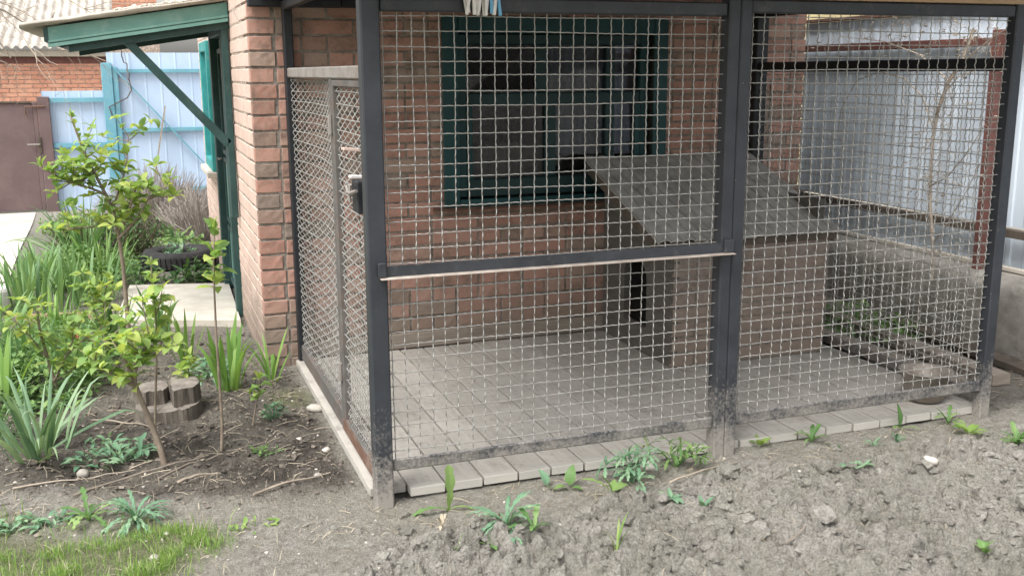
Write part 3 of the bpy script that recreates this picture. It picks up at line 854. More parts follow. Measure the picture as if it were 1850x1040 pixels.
# ---- canopy over the door
def cz(x): return 1.655 + (x + 1.07) * 0.155       # top of the fascia along x
def slope_plank(mb, x0, x1, y0, y1, top, thick):
    mb.hexa(np.array([(x0, y0, cz(x0) + top - thick), (x1, y0, cz(x1) + top - thick), (x1, y1, cz(x1) + top - thick), (x0, y1, cz(x0) + top - thick),
                      (x0, y0, cz(x0) + top), (x1, y0, cz(x1) + top), (x1, y1, cz(x1) + top), (x0, y1, cz(x0) + top)]))
CY0, CY1 = 2.72, 3.98
mb = MB()
slope_plank(mb, -0.98, XL + 0.005, CY0 + 0.023, CY0 + 0.10, -0.008, 0.13); slope_plank(mb, -0.98, XL + 0.005, CY1 - 0.08, CY1, -0.008, 0.13)
slope_plank(mb, -1.02, -0.981, CY0 + 0.023, CY1, -0.008, 0.10); slope_plank(mb, -0.98, XL, CY0 + 0.101, CY1 - 0.081, -0.06, 0.02)
canopy = mb.build('door_canopy', M['green'], house)
mb = MB(); slope_plank(mb, -1.07, XL - 0.006, CY0, CY0 + 0.022, 0, 0.10); mb.build('fascia', M['green_pale'], canopy)
mb = MB(); slope_plank(mb, -1.072, XL - 0.006, CY0 - 0.012, CY0 - 0.001, -0.066, 0.012); slope_plank(mb, -1.074, XL - 0.006, CY0 - 0.016, CY0 - 0.001, -0.084, 0.017); mb.build('fascia_trim', M['green_pale'], canopy)
mb = MB(); slope_plank(mb, -1.092, -1.071, CY0, CY1 + 0.02, 0, 0.07); mb.build('eave_board', M['green'], canopy)
ys_ = np.linspace(CY0 - 0.045, CY1 + 0.05, 180); xs_ = np.linspace(-1.20, -0.17, 14)
X_, Y_ = np.meshgrid(xs_, ys_, indexing='ij')
Zs = 0.020 + 1.655 + (X_ + 1.07) * 0.155 + 0.013 * np.sin(Y_ * 2 * PI / 0.085) + 0.004 * NR.uniform(-1, 1, X_.shape) * (Y_ < CY0)
mb = MB(); mb.slab(np.stack((X_, Y_, Zs), -1), (0, 0, 0.009)); mb.build('canopy_sheet', M['slate_far'], canopy, True)
mb = MB()
for k in range(120):   # crumbled mortar along the verge
    x = NR.uniform(-0.75, -0.19); lump(mb, (x, CY0 - 0.02 + NR.uniform(0, 0.05), cz(x) + 0.036), NR.uniform(0.008, 0.022), 0.6)
mb.build('verge_mortar', M['concrete_pale'], canopy)
mb = MB(); mb.bar((-0.69, CY0 + 0.055, 1.585), (-0.205, CY0 + 0.055, 1.035), 0.045, 0.05, (0, 1, 0)); mb.bbox(XL - 0.045, XL - 0.007, CY0 + 0.03, CY0 + 0.085, 0.62, 1.70); mb.build('brace', M['green'], canopy)

# ------------------------------------------------------------------ deck
deck = empty('wooden_deck', (1.28, 0.9, 0.0), 'grey weathered board deck forming the floor of the cage', 'deck')
seams = [-0.03, 0.101]
while seams[-1] < 2.50: seams.append(seams[-1] + 0.1305 + R.uniform(-0.006, 0.006))
for a, b in zip(seams[:-1], seams[1:]):
    f = 0.018 + R.uniform(-0.0035, 0.0035); zt_ = 0.035 + R.uniform(-0.0012, 0.0012)
    first = a < 0
    y1 = 1.765
    if not first and b > 2.0: y1 = 1.765
    mb = MB()
    sk = R.uniform(-0.002, 0.002)
    g = 0.0034
    V0 = MB().bbox(a + g, b - g, (0.06 if first else f), y1, zt_ - 0.030, zt_, 0.0014, 0.0006)
    pl = V0.build('plank', M['deck'], deck)
mb = MB()
for y in (0.12, 0.9, 1.68): mb.box(0.0, 2.52, y, y + 0.06, -0.06, 0.003)
mb.build('joist', M['old_plank'], deck)
# worn pale edge: a thin batten nailed to the board ends
mb = MB()

# ------------------------------------------------------------------ the cage
cage = empty('wire_mesh_cage', (1.28, 0.9, 0.0), 'dark blue steel framed wire mesh dog cage built against the brick wall', 'cage')
def tube_sq(name, x0, x1, y0, y1, z0, z1, m='post', b=0.005):
    return MB().bbox(x0, x1, y0, y1, z0, z1, b).build(name, M[m], cage)
tube_sq('corner_post', -0.024, 0.037, -0.03, 0.03, -0.06, 1.70)
tube_sq('middle_post', 1.258, 1.3035, -0.03, 0.03, -0.06, 1.70); tube_sq('middle_post', 1.3045, 1.350, -0.03, 0.03, -0.06, 1.70)
tube_sq('corner_post', 2.530, 2.580, -0.025, 0.025, -0.06, 1.70)
tube_sq('rear_post', -0.012, 0.031, YW - 0.065, YW - 0.01, 0.0, 1.715, 'steel_black'); tube_sq('rear_post', 2.522, 2.596, YW - 0.065, YW - 0.01, 0.0, 1.715, 'steel_black')
tube_sq('top_rail', 0.038, 1.257, -0.02, 0.02, 1.602, 1.648, 'steel'); tube_sq('top_rail', 1.351, 2.529, -0.02, 0.02, 1.615, 1.660, 'steel')
tube_sq('bottom_rail', 0.038, 1.257, -0.016, -0.006, 0.116, 0.158); tube_sq('bottom_rail', 1.351, 2.529, -0.016, -0.006, 0.113, 0.160)
tube_sq('wall_beam', XL + 0.0, 0.26, YW - 0.062, YW - 0.008, 1.7155, 1.755, 'steel_black'); tube_sq('wall_beam', 0.262, 2.6, YW - 0.05, YW - 0.008, 1.717, 1.757, 'steel_black')
tube_sq('side_rail', 2.535, 2.572, 0.026, YW - 0.066, 1.412, 1.463, 'steel_black'); tube_sq('side_rail', 2.54, 2.57, 0.026, YW - 0.066, 0.06, 0.10, 'gate_dark')
tube_sq('side_rail', -0.005, 0.03, 0.031, YW - 0.066, 1.398, 1.442, 'gate_steel')
tube_sq('roof_joist', -0.02, 0.02, -0.021, YW - 0.063, 1.70, 1.74, 'steel_black'); tube_sq('roof_joist', 2.53, 2.57, -0.021, YW - 0.051, 1.70, 1.74, 'steel_black')
# half-height angle iron on the left bay
ar = MB().bbox(0.008, 1.297, -0.0355, -0.0312, 0.780, 0.817, 0.001).build('angle_rail', M['steel'], cage)
mb = MB(); mb.bbox(0.008, 1.297, -0.070, -0.0358, 0.7785, 0.7815, 0.001); mb.build('rail_lip', M['lip'], ar)
for x0, x1 in ((1.262, 1.30), (0.003, 0.03)): MB().bbox(x0, x1, -0.05, -0.0358, 0.7825, 0.83, 0.003).build('rail_bracket', M['steel'], ar)
# roof above the cage
mb = MB(); mb.bbox(1.352, 2.66, -0.035, 0.03, 1.662, 1.725, 0.004, 0.001); mb.build('roof_beam', M['wood'], cage)
mb = MB(); mb.bbox(-0.02, 1.35, -0.035, 0.03, 1.702, 1.74, 0.004); mb.build('roof_beam', M['dark_wood'], cage)
xs_ = np.linspace(-0.14, 2.74, 230); ys_ = np.linspace(-0.42, YW - 0.02, 3)  # front overhang, out of view, lengthened to shade the cage interior
X_, Y_ = np.meshgrid(xs_, ys_, indexing='ij')
mb = MB(); mb.slab(np.stack((X_, Y_, 1.772 + 0.02 * (Y_ + 0.1) + 0.012 * np.sin(X_ * 2 * PI / 0.1)), -1), (0, 0, 0.008)); mb.build('roof_sheet', M['slate'], cage, True)

PITCH = 0.0455
def crimp(s, ph, amp): return amp * np.sin(s * 2 * PI / (PITCH * 2 / 3) + ph)
def wires(name, origin, U, z0, z1, length, nrm, parent, m='wire', r=0.0020, bulge=None, amp=0.0026, start=None, sides=5):
    """a woven panel: U = unit vector along the panel, nrm = its normal"""
    U = np.array(U, float); nrm = np.array(nrm, float); O = np.array(origin, float)
    mb = MB()
    bz = lambda u, z: (bulge(u, z) if bulge else 0.0)
    u0 = 0.012 if start is None else start
    us = np.arange(u0, length, PITCH)
    zs = np.arange(z1 - 0.017, z0, -PITCH)
    n = int((z1 - z0) / (PITCH / 9))
    for k, u in enumerate(us):          # uprights
        z = np.linspace(z0 - 0.004, z1 + 0.004, n)
        off = crimp(z, k * PI, amp) + bz(np.full_like(z, u), z)
        uu = u + 0.35 * crimp(z, k * PI + 0.6, amp) + 0.0022 * np.sin(z * 2.6 + k * 2.1) + 0.0014 * np.sin(z * 9 + k * 5.3)
        mb.tube(O + uu[:, None] * U + z[:, None] * np.array((0, 0, 1.0)) + off[:, None] * nrm, r, sides, False)
    n = int(length / (PITCH / 8))
    for k, z in enumerate(zs):
        u = np.linspace(-0.004, length + 0.004, n)
        off = crimp(u, k * PI + 1.5, amp * 0.6) + bz(u, np.full_like(u, z)) + 0.0012
        zz = z + 0.25 * crimp(u, k * PI, amp * 0.6) + 0.0024 * np.sin(u * 2.3 + k * 1.7) + 0.0013 * np.sin(u * 8 + k * 4.1)
        mb.tube(O + u[:, None] * U + zz[:, None] * np.array((0, 0, 1.0)) + off[:, None] * nrm, r, sides, False)
    return mb.build(name, M[m], parent, True)
wires('wire_mesh', (0.038, 0.0, 0), (1, 0, 0), 0.150, 1.606, 1.219, (0, 1, 0), cage, amp=0.0036)
wires('wire_mesh', (1.351, 0.0, 0), (1, 0, 0), 0.150, 1.618, 1.178, (0, 1, 0), cage, start=0.02, amp=0.0036)
# left side: fixed panel and gate
wires('wire_mesh', (0.012, 0.667, 0), (0, 1, 0), 0.10, 1.402, YW - 0.066 - 0.667, (-1, 0, 0), cage, amp=0.0042,
      bulge=lambda u, z: -0.034 * np.sin(np.clip(u / 1.07, 0, 1) * PI) * np.clip((z - 0.05) * 3, 0, 1))
mb = MB(); mb.bbox(-0.004, 0.028, 0.640, 0.666, 0.045, 1.397); mb.build('divider_post', M['gate_dark'], cage)
mb = MB(); mb.bbox(0.0, 0.026, 0.667, YW - 0.066, 0.045, 0.115, 0.003); mb.build('kick_rail', M['gate_dark'], cage)
gate = MB()
gate.bbox(-0.002, 0.026, 0.034, 0.060, 0.05, 1.395); gate.bbox(-0.002, 0.026, 0.612, 0.638, 0.05, 1.395)
gate.bbox(-0.001, 0.025, 0.061, 0.611, 0.05, 0.10); gate.bbox(-0.001, 0.025, 0.061, 0.611, 1.37, 1.395)
gate = gate.build('gate', M['gate_dark'], cage)
mb = MB(); mb.bbox(-0.006, -0.0025, 0.036, 0.636, 0.052, 0.098, 0.001); mb.build('gate_foot', M['rust'], gate)
wires('gate_mesh', (0.013, 0.061, 0), (0, 1, 0), 0.10, 1.370, 0.550, (-1, 0, 0), gate, amp=0.0042)
latch = MB(); latch.bbox(-0.030, -0.005, 0.075, 0.165, 0.972, 1.078, 0.004); latch = latch.build('latch', M['steel_black'], gate)
mb = MB(); mb.tube([(-0.033, 0.15, 1.06), (-0.05, 0.15, 1.055), (-0.05, 0.13, 1.04), (-0.05, 0.09, 1.04), (-0.036, 0.06, 1.05)], 0.006, 6); mb.tube([(-0.045, 0.12, 1.062), (-0.047, 0.12, 1.01)], 0.005, 6); mb.build('bolt', M['gate_steel'], latch)
for z in (0.25, 1.2):
    mb = MB(); mb.tube([(-0.008, 0.639, z), (-0.008, 0.639, z + 0.07)], 0.009, 8); mb.build('hinge', M['gate_steel'], gate)
# right end panel, sagging a little
wires('wire_mesh', (2.556, 0.03, 0), (0, 1, 0), 0.095, 1.415, YW - 0.10, (1, 0, 0), cage, 'wire', amp=0.0035, bulge=lambda u, z: 0.02 * np.sin(np.clip(u / 1.7, 0, 1) * PI))

# ------------------------------------------------------------------ dog kennel inside the cage
KX0, KX1, KY0, KY1 = 1.625, 2.485, 0.965, 1.74
kennel = empty('dog_kennel', ((KX0 + KX1) / 2, 1.35, 0.037), 'dog kennel with brick front and sloping grey corrugated roof', 'kennel')
mb = MB(); kt = KY0 + 0.006
mb.box(KX0 + 0.032, KX1 - 0.004, kt, kt + 0.05, 0.037, 0.635)
kfront = mb.build('front_wall', M['mortar'], kennel)
KB = {k: [(brick_mesh(L, 0.063, 0.03, 'brick', M['brick_kennel']), L) for _ in range(3)] for k, L in (('full', 0.236), ('half', 0.112))}
z = 0.042; r = 0
while z < 0.60:
    x = KX0 + 0.0
    L = 0.236 if r % 2 else 0.112
    while x < KX1 - 0.03:
        e = min(x + L, KX1)
        key = 'full' if e - x > 0.15 else 'half'
        me, l0 = R.choice(KB[key])
        inst('brick', me, kfront, ((x + e) / 2, KY0 + R.uniform(-.002, .002), z + 0.0315), (0, R.uniform(-.008, .008), 0), ((e - x) / l0, 1, 1))
        x = e + 0.009; L = 0.236
    z += 0.0725; r += 1
# side board with an arched way in
def side_board():
    mb = MB()
    y0, y1 = kt + 0.051, KY1
    top = lambda y: 0.632 + (y - KY0) * 0.365
    oc, ow, sp_ = 1.365, 0.125, 0.40      # centre, half width, spring height of the arch
    pts = [(oc - ow, 0.17)] + [(oc - ow * math.cos(a), sp_ + 0.115 * math.sin(a)) for a in np.linspace(0, PI, 13)] + [(oc + ow, 0.17)]
    for xa, flip in ((KX0, False), (KX0 + 0.03, True)):
        V, Q = [], []
        V += [(xa, y0, 0.037), (xa, oc - ow, 0.037), (xa, oc - ow, top(oc - ow)), (xa, y0, top(y0))]; Q.append((0, 1, 2, 3))
        V += [(xa, oc + ow, 0.037), (xa, y1, 0.037), (xa, y1, top(y1)), (xa, oc + ow, top(oc + ow))]; Q.append((4, 5, 6, 7))
        V += [(xa, oc - ow, 0.037), (xa, oc + ow, 0.037), (xa, oc + ow, 0.17), (xa, oc - ow, 0.17)]; Q.append((8, 9, 10, 11))
        b = len(V)
        arch = pts[1:-1]
        for y, zz in arch: V.append((xa, y, zz)); V.append((xa, y, top(y)))
        for i in range(len(arch) - 1): Q.append((b + 2 * i, b + 2 * i + 2, b + 2 * i + 3, b + 2 * i + 1))
        mb.add(np.array(V), Q)
    V, Q = [], []
    for y, zz in pts: V.append((KX0, y, zz)); V.append((KX0 + 0.03, y, zz))
    for i in range(len(pts) - 1): Q.append((2 * i, 2 * i + 1, 2 * i + 3, 2 * i + 2))
    Q.append((0, 1, 2 * len(pts) - 1, 2 * len(pts) - 2))
    mb.add(np.array(V), Q)
    mb.box(KX0, KX0 + 0.03, y0 - 0.0505, y0 - 0.0005, 0.037, top(y0) - 0.02)
    return mb
side_board().build('side_board', M['kboard'], kennel)
mb = MB(); mb.box(KX1 - 0.03, KX1, kt + 0.051, KY1, 0.037, 0.80); mb.box(KX0 + 0.031, KX1 - 0.031, KY1 - 0.03, KY1, 0.037, 0.86); mb.build('back_board', M['kboard'], kennel)
mb = MB(); mb.box(KX0 + 0.035, KX1 - 0.035, kt + 0.055, KY1 - 0.035, 0.038, 0.05); mb.build('floor_board', M['dark_wood'], kennel)
xs_ = np.linspace(1.512, 2.522, 190); ys_ = np.linspace(0.925, 1.775, 8)
X_, Y_ = np.meshgrid(xs_, ys_, indexing='ij')
ph = (X_ / 0.0635) % 1.0
prof = np.where(ph < 0.82, 0.0, 0.009 * np.sin((ph - 0.82) / 0.18 * PI)) - 0.004 * np.abs(np.sin(ph * PI))
edge_w = 0.003 * np.sin(X_ * 2 * PI / 0.127) * (Y_ < 1.0)
zr = 0.655 + (Y_ - 0.94) * 0.378 + prof * -0.9 + edge_w + 0.003 * np.sin(X_ * 9)
mb = MB(); mb.slab(np.stack((X_, Y_, zr), -1), (0, 0, 0.007)); kr = mb.build('roof', M['kennel_roof'], kennel, False)
mb = MB(); mb.hexa(np.array([(1.55, 0.945, 0.612), (2.505, 0.945, 0.612), (2.505, 0.962, 0.612), (1.55, 0.962, 0.612), (1.55, 0.945, 0.645), (2.505, 0.945, 0.645), (2.505, 0.962, 0.65), (1.55, 0.962, 0.65)]))
for x in (1.53, 2.488):
    mb.hexa(np.array([(x, 0.963, 0.60), (x + 0.02, 0.963, 0.60), (x + 0.02, 1.76, 0.90), (x, 1.76, 0.90), (x, 0.963, 0.65), (x + 0.02, 0.963, 0.65), (x + 0.02, 1.76, 0.945), (x, 1.76, 0.945)]))
mb.build('roof_batten', M['dark_wood'], kr)

# ------------------------------------------------------------------ bowl
def lathe(prof, c, n=40, sx=1, sy=1):
    mb = MB(); V, Q = [], []
    m_ = len(prof)
    for k in range(n):
        a = 2 * PI * k / n
        for r_, z_ in prof: V.append((c[0] + r_ * sx * math.cos(a), c[1] + r_ * sy * math.sin(a), c[2] + z_))
    for k in range(n):
        for i in range(m_ - 1):
            Q.append((k * m_ + i, ((k + 1) % n) * m_ + i, ((k + 1) % n) * m_ + i + 1, k * m_ + i + 1))
    mb.add(np.array(V), Q); return mb
bw = lathe([(0.001, 0), (0.055, 0.0), (0.078, 0.012), (0.092, 0.045), (0.098, 0.128), (0.112, 0.131), (0.112, 0.135), (0.096, 0.133), (0.089, 0.047), (0.075, 0.017), (0.001, 0.008)], (2.405, 0.165, 0.036))
tag(bw.build('metal_bowl', M['enamel'], smooth=True), 'dull metal basin standing on the right end of the deck', 'bowl')

# ------------------------------------------------------------------ kerb wall and sheet fence on the right
ys_ = np.linspace(-2.5, 6.5, 260)
prof = [(3.40, -0.15), (3.40, 0.06), (3.402, 0.2), (3.405, 0.30), (3.415, 0.335), (3.45, 0.362), (3.52, 0.372), (3.62, 0.374), (3.70, 0.37), (3.71, -0.15)]
G = np.zeros((len(ys_), len(prof), 3))
for i, y in enumerate(ys_):
    for k, (x, z) in enumerate(prof):
        G[i, k] = (x + (0.018 * (vnoise(np.array(y * 9.0), np.array(z * 12 + 3)) - 0.5) if k < 6 else 0), y, z + (0.018 * (vnoise(np.array(y * 14.0), np.array(k * 0.7)) - 0.5) if 2 < k < 6 else 0))
mb = MB(); mb.grid(G[:, ::-1])
tag(mb.build('kerb_wall', M['concrete'], smooth=True), 'low rough concrete kerb wall under the sheet fence', 'wall')
fence = empty('sheet_fence', (3.6, 2.0, 0.37), 'grey blue profiled sheet fence with red oxide posts and rails', 'fence')
def sheet(y0, y1, z0, z1, x, parent=fence, name='sheet', m='sheet', pitch=0.115, dep=0.006):
    n = int((y1 - y0) / (pitch / 12)); ys = np.linspace(y0, y1, n)
    ph = (ys / pitch) % 1
    pr = np.interp(ph, [0, 0.3, 0.38, 0.62, 0.70, 1.0], [0, 0, dep, dep, 0, 0])
    zs = np.array([z0, (z0 + z1) / 2, z1])
    Y, Z = np.meshgrid(ys, zs, indexing='ij')
    X = x - pr[:, None] + 0.004 * np.sin(Y * 2.2) * np.ones_like(Z)
    mb = MB(); mb.slab(np.stack((X, Y, Z), -1), (0.0015, 0, 0)); return mb.build(name, M[m], parent)
yy = -2.3
while yy < 6.2:
    y1 = yy + 1.03
    sheet(yy, y1 - 0.004, 0.605, 1.725, 3.625 + R.uniform(-.003, .003)); sheet(yy, y1 - 0.004, 0.36, 0.555, 3.64, m='sheet'); yy = y1
for z0, z1, m, x0, x1 in ((1.538, 1.582, 'redsteel', 3.555, 3.600), (0.558, 0.602, 'dark_wood', 3.56, 3.602)):
    MB().bbox(x0, x1, -2.35, 6.25, z0, z1, 0.003).build('rail', M[m], fence)
MB().bbox(3.585, 3.645, -2.35, 6.25, 1.727, 1.748, 0.003).build('cap_rail', M['rust'], fence)
for y in (-1.5, 1.06, 3.6, 6.1):
    MB().bbox(3.505, 3.553, y - 0.026, y + 0.026, 0.34, 1.62, 0.004).build('fence_post', M['redsteel'], fence)

# ---- dry vine
def walk(a, b, n, wob, sag=0.0, seed=0):
    rr = np.random.default_rng(seed)
    a, b = np.array(a, float), np.array(b, float)
    t = np.linspace(0, 1, n)[:, None]
    w = np.cumsum(rr.normal(0, 1, (n, 3)), 0); w -= w[0] + (w[-1] - w[0]) * t
    return a + (b - a) * t + w * wob / math.sqrt(n) + np.array((0, 0, 1)) * (-sag * 4 * t * (1 - t))
mb = MB()
trunk = np.array([(3.33, 1.18, 0.30), (3.34, 1.20, 0.47), (3.36, 1.27, 0.70), (3.38, 1.305, 0.85), (3.40, 1.33, 1.05), (3.41, 1.32, 1.20), (3.42, 1.27, 1.35), (3.43, 1.2, 1.45), (3.45, 1.15, 1.62)])
mb.tube(trunk, np.linspace(0.011, 0.006, len(trunk)), 6)
mb.tube(trunk + np.array((0.02, 0.03, 0.01)), np.linspace(0.006, 0.004, len(trunk)), 5)
arcs = [[(3.4, 1.33, 1.10), (3.38, 1.42, 1.28), (3.37, 1.55, 1.37), (3.36, 1.75, 1.41), (3.36, 1.95, 1.36), (3.36, 2.08, 1.18), (3.36, 2.1, 1.02)],
        [(3.41, 1.33, 1.17), (3.35, 1.24, 1.28), (3.34, 1.12, 1.38), (3.36, 0.98, 1.43), (3.4, 0.85, 1.40)],
        [(3.36, 1.28, 0.80), (3.35, 1.15, 0.86), (3.33, 1.0, 1.0), (3.33, 0.9, 1.15)],
        [(3.34, 1.2, 0.50), (3.33, 1.1, 0.62), (3.31, 0.98, 0.78), (3.3, 0.88, 0.95)],
        [(3.42, 1.27, 1.36), (3.42, 1.5, 1.5), (3.42, 1.8, 1.58), (3.42, 2.2, 1.62)], [(3.43, 1.2, 1.45), (3.43, 1.0, 1.58), (3.42, 0.8, 1.66)]]
for a in arcs: mb.tube(np.array(a), np.linspace(0.0045, 0.002, len(a)), 5)
vine = mb.build('dry_vine', M['deadwood'], loc=(3.33, 1.18, 0.30))
tag(vine, 'leafless dry vine climbing in front of the grey sheet fence', 'vine')
mb = MB()
for k in range(190):
    s = trunk[NR.integers(3, 9)] if NR.random() < 0.55 else np.array(R.choice(R.choice(arcs)))
    d = NR.normal(0, 1, 3) * np.array((0.04, 0.10, 0.10)); mb.tube(walk(s, s + d, 5, 0.04, 0.02, k), 0.0011, 3, False)
    if NR.random() < 0.5: lump(mb, s + d, NR.uniform(0.004, 0.012), 0.5, 0.4)
for k in range(70):
    y = NR.uniform(0.85, 2.5); z = 1.52 + NR.uniform(0, 0.17); p = np.array((3.50, y, z)); d = NR.normal(0, 0.07, 3) * np.array((0.3, 1, 1))
    mb.tube(walk(p, p + d, 5, 0.05, 0.02, 900 + k), 0.0011, 3, False); lump(mb, p + d, NR.uniform(0.004, 0.013), 0.5, 0.4)
tag(mb.build('tendrils', M['deadwood'], vine), kind='stuff')

# planks lying between the cage and the kerb
for name, a, b, w, h, lab in (('old_plank', (2.76, 0.35, 0.02), (2.70, 1.62, 0.03), 0.13, 0.03, 'grey weathered plank lying along the deck, nearest the kennel'),
                              ('old_plank', (2.97, 0.30, 0.025), (3.02, 1.70, 0.03), 0.10, 0.05, 'brown weathered plank lying midway between the deck and the kerb wall'),
                              ('old_plank', (3.20, 0.25, 0.02), (3.28, 1.45, 0.03), 0.09, 0.03, 'narrow weathered plank lying at the foot of the kerb wall')):
    mb = MB(); mb.bar(a, b, w, h); tag(mb.build(name, M['old_plank'] if w > 0.095 else M['dark_wood']), lab, 'plank', 'planks beside the deck')

# ------------------------------------------------------------------ the far side of the yard
YG = 12.0
bg_ = empty('brown_gate', (-2.5, YG, -0.41), 'brown sheet metal gate with bolt at the far left of the yard', 'gate')
MB().bbox(-3.5, -1.955, YG, YG + 0.03, -0.38, 1.04, 0.004).build('leaf_panel', M['brown'], bg_)
MB().bbox(-1.953, -1.90, YG - 0.02, YG + 0.02, -0.38, 1.06, 0.004).build('leaf_stile', M['brown'], bg_)
MB().bbox(-1.895, -1.745, YG - 0.03, YG + 0.05, -0.5, 1.125, 0.006).build('gate_post', M['brown'], bg_)
MB().bbox(-3.6, -1.96, YG - 0.02, YG + 0.03, 1.041, 1.065, 0.003).build('top_rail', M['dark_wood'], bg_)
mb = MB(); mb.bbox(-1.925, -1.885, YG - 0.05, YG - 0.031, 0.38, 0.60, 0.004); mb.build('lock_plate', M['dark_wood'], bg_)
mb = MB(); mb.tube([(-2.06, YG - 0.045, 0.50), (-1.90, YG - 0.06, 0.50)], 0.012, 6); mb.build('bolt', M['gate_steel'], bg_)
mb = MB(); mb.tube([(-2.04, YG - 0.03, 0.86), (-2.04, YG - 0.04, 1.0), (-1.80, YG - 0.04, 1.0)], 0.013, 6); mb.build('hasp', M['rust'], bg_)
lf = empty('blue_fence_panel', (-1.4, YG + 0.05, -0.41), 'low pale blue sheet fence panel beside the brown gate', 'fence')
def vsheet(x0, x1, z0, z1, y, parent, m, name='sheet', pitch=0.16, dep=0.006):
    xs = np.linspace(x0, x1, max(int((x1 - x0) / (pitch / 10)), 6)); ph = (xs / pitch) % 1
    pr = np.interp(ph, [0, 0.42, 0.46, 0.54, 0.58, 1], [0, 0, dep, dep, 0, 0])
    zs = np.array([z0, z1]); X, Z = np.meshgrid(xs, zs, indexing='ij')
    mb = MB(); mb.slab(np.stack((X, y - pr[:, None] + 0 * Z, Z), -1), (0, 0.002, 0)); return mb.build(name, M[m], parent)
vsheet(-1.84, -1.07, -0.42, 1.197, YG + 0.08, lf, 'paleblue')
for z0, z1 in ((1.045, 1.108), (0.44, 0.505)): MB().bbox(-1.744, -1.07, YG + 0.01, YG + 0.055, z0, z1, 0.003).build('rail', M['cyan'], lf)
mb = MB(); mb.tube([(-1.66, YG - 0.005, 0.48), (-1.66, YG - 0.005, 0.15), (-1.65, YG - 0.005, 0.0)], 0.012, 5); mb.build('drop_bolt', M['gate_steel'], lf)
tg = empty('blue_yard_gate', (-0.3, YG, -0.41), 'tall pale blue yard gate with cyan post and diagonal brace', 'gate')
vsheet(-0.99, 1.6, -0.42, 1.70, YG + 0.06, tg, 'paleblue', pitch=0.2)
for z0, z1 in ((1.43, 1.48), (0.63, 0.685), (-0.2, -0.15)): MB().bbox(-0.855, 1.6, YG, YG + 0.04, z0, z1, 0.003).build('rail', M['cyan'], tg)
MB().bbox(-1.068, -0.93, YG - 0.03, YG + 0.05, -0.5, 1.565, 0.006).build('gate_post', M['cyan'], tg)
MB().bbox(-0.928, -0.858, YG - 0.01, YG + 0.04, -0.4, 1.51, 0.005).build('stile', M['cyan'], tg)
mb = MB(); mb.bar((-0.90, YG - 0.012, 1.49), (0.42, YG - 0.012, -0.1), 0.02, 0.05, (0, 1, 0)); mb.V[0] = mb.V[0]; mb.build('brace', M['cyan'], tg)
mb = MB(); mb.tube(walk((-0.80, YG - 0.05, 1.75), (-0.72, YG - 0.05, 1.35), 10, 0.05, 0, 4), 0.008, 5); mb.tube(np.array([(-0.72, YG - 0.05, 1.35), (-0.70, YG - 0.05, 1.2), (-0.76, YG - 0.05, 1.1), (-0.9, YG - 0.05, 1.03), (-1.0, YG - 0.05, 0.98), (-0.97, YG - 0.05, 0.85)]), 0.008, 5); mb.build('hanging_wire', M['dark_wood'], tg)
mb = MB(); mb.bar((-0.55, YG - 0.09, -0.3), (-0.28, YG - 0.03, 0.98), 0.02, 0.02, (0, 1, 0))
tag(mb.build('leaning_pole', M['deadwood']), 'thin grey pole leaning against the blue yard gate', 'pole')

YGA = 17.0
gar = empty('brick_garage', (-4, YGA + 2, -0.5), 'orange brick shed with old slate roof beyond the brown gate', 'shed')
MB().box(-9, -1.08, YGA + 0.012, YGA + 0.2, -0.6, 1.72).build('wall', M['mortar_pale'], gar)
mb = MB(); z = 0.5; r = 0
while z < 1.64:
    x = -4.2 + (0.125 if r % 2 else 0)
    while x < -1.09:
        e = min(x + 0.238, -1.082); mb.bbox(x, e, YGA + NR.uniform(-.002, .003), YGA + 0.05, z, z + 0.064, 0.005, 0.001); x = e + 0.011
    z += 0.0755; r += 1
tag(mb.build('wall_brick', M['brick_far'], gar), kind='stuff')
MB().bbox(-9, -1.075, YGA - 0.01, YGA + 0.06, 1.60, 1.715, 0.004).build('lintel_course', M['redsteel'], gar)
MB().bbox(-9, -1.02, YGA - 0.12, YGA + 0.1, 1.721, 1.83, 0.01).build('cornice', M['plaster'], gar)
xs_ = np.linspace(-6, -0.95, 330); ys_ = np.linspace(YGA - 0.25, YGA + 5.0, 12); X_, Y_ = np.meshgrid(xs_, ys_, indexing='ij')
mb = MB(); mb.slab(np.stack((X_, Y_, 1.87 + (Y_ - YGA + 0.25) * (0.30 if True else 0) + 0.028 * np.sin(X_ * 2 * PI / 0.15)), -1), (0, 0, 0.012)); mb.build('roof', M['slate_far'], gar, True)
MB().bbox(-2.12, -2.02, YGA + 4.0, YGA + 4.1, 2.2, 4.5, 0.01).build('vent_pipe', M['concrete'], gar)
far = empty('orange_brick_house', (-1.2, 30, -0.5), 'tall orange brick house rising behind the slate roofed shed', 'house')
MB().box(-2.45, 0.12, 28.012, 33, -0.6, 7.0).build('wall', M['mortar_pale'], far)
mb = MB(); z = 2.6; r = 0
while z < 4.0:
    x = -2.45 + (0.0 if r % 2 else -0.12)
    while x < 0.1:
        e = min(x + 0.238, 0.12); mb.box(max(x, -2.45), e, 28.0, 28.06, z, z + 0.064); x = e + 0.011
    z += 0.0755; r += 1
tag(mb.build('wall_brick', M['brick_far'], far), kind='stuff')
mb = MB(); mb.hexa(np.array([(-2.8, 27.6, 6.9), (0.5, 27.6, 6.9), (0.5, 33.4, 6.9), (-2.8, 33.4, 6.9), (-2.8, 30.4, 8.4), (0.5, 30.4, 8.4), (0.5, 30.6, 8.4), (-2.8, 30.6, 8.4)])); mb.build('roof', M['slate_far'], far)
nb = empty('neighbour_house', (9, 12, 0), 'yellowish plastered house wall above the right hand sheet fence', 'house')
MB().box(8.0, 13.5, 9.0, 15, -0.2, 3.0).build('wall', simple('yellow_plaster', (0.60, 0.50, 0.28), (0.70, 0.60, 0.36), 3, 0.9, 0.2), nb)
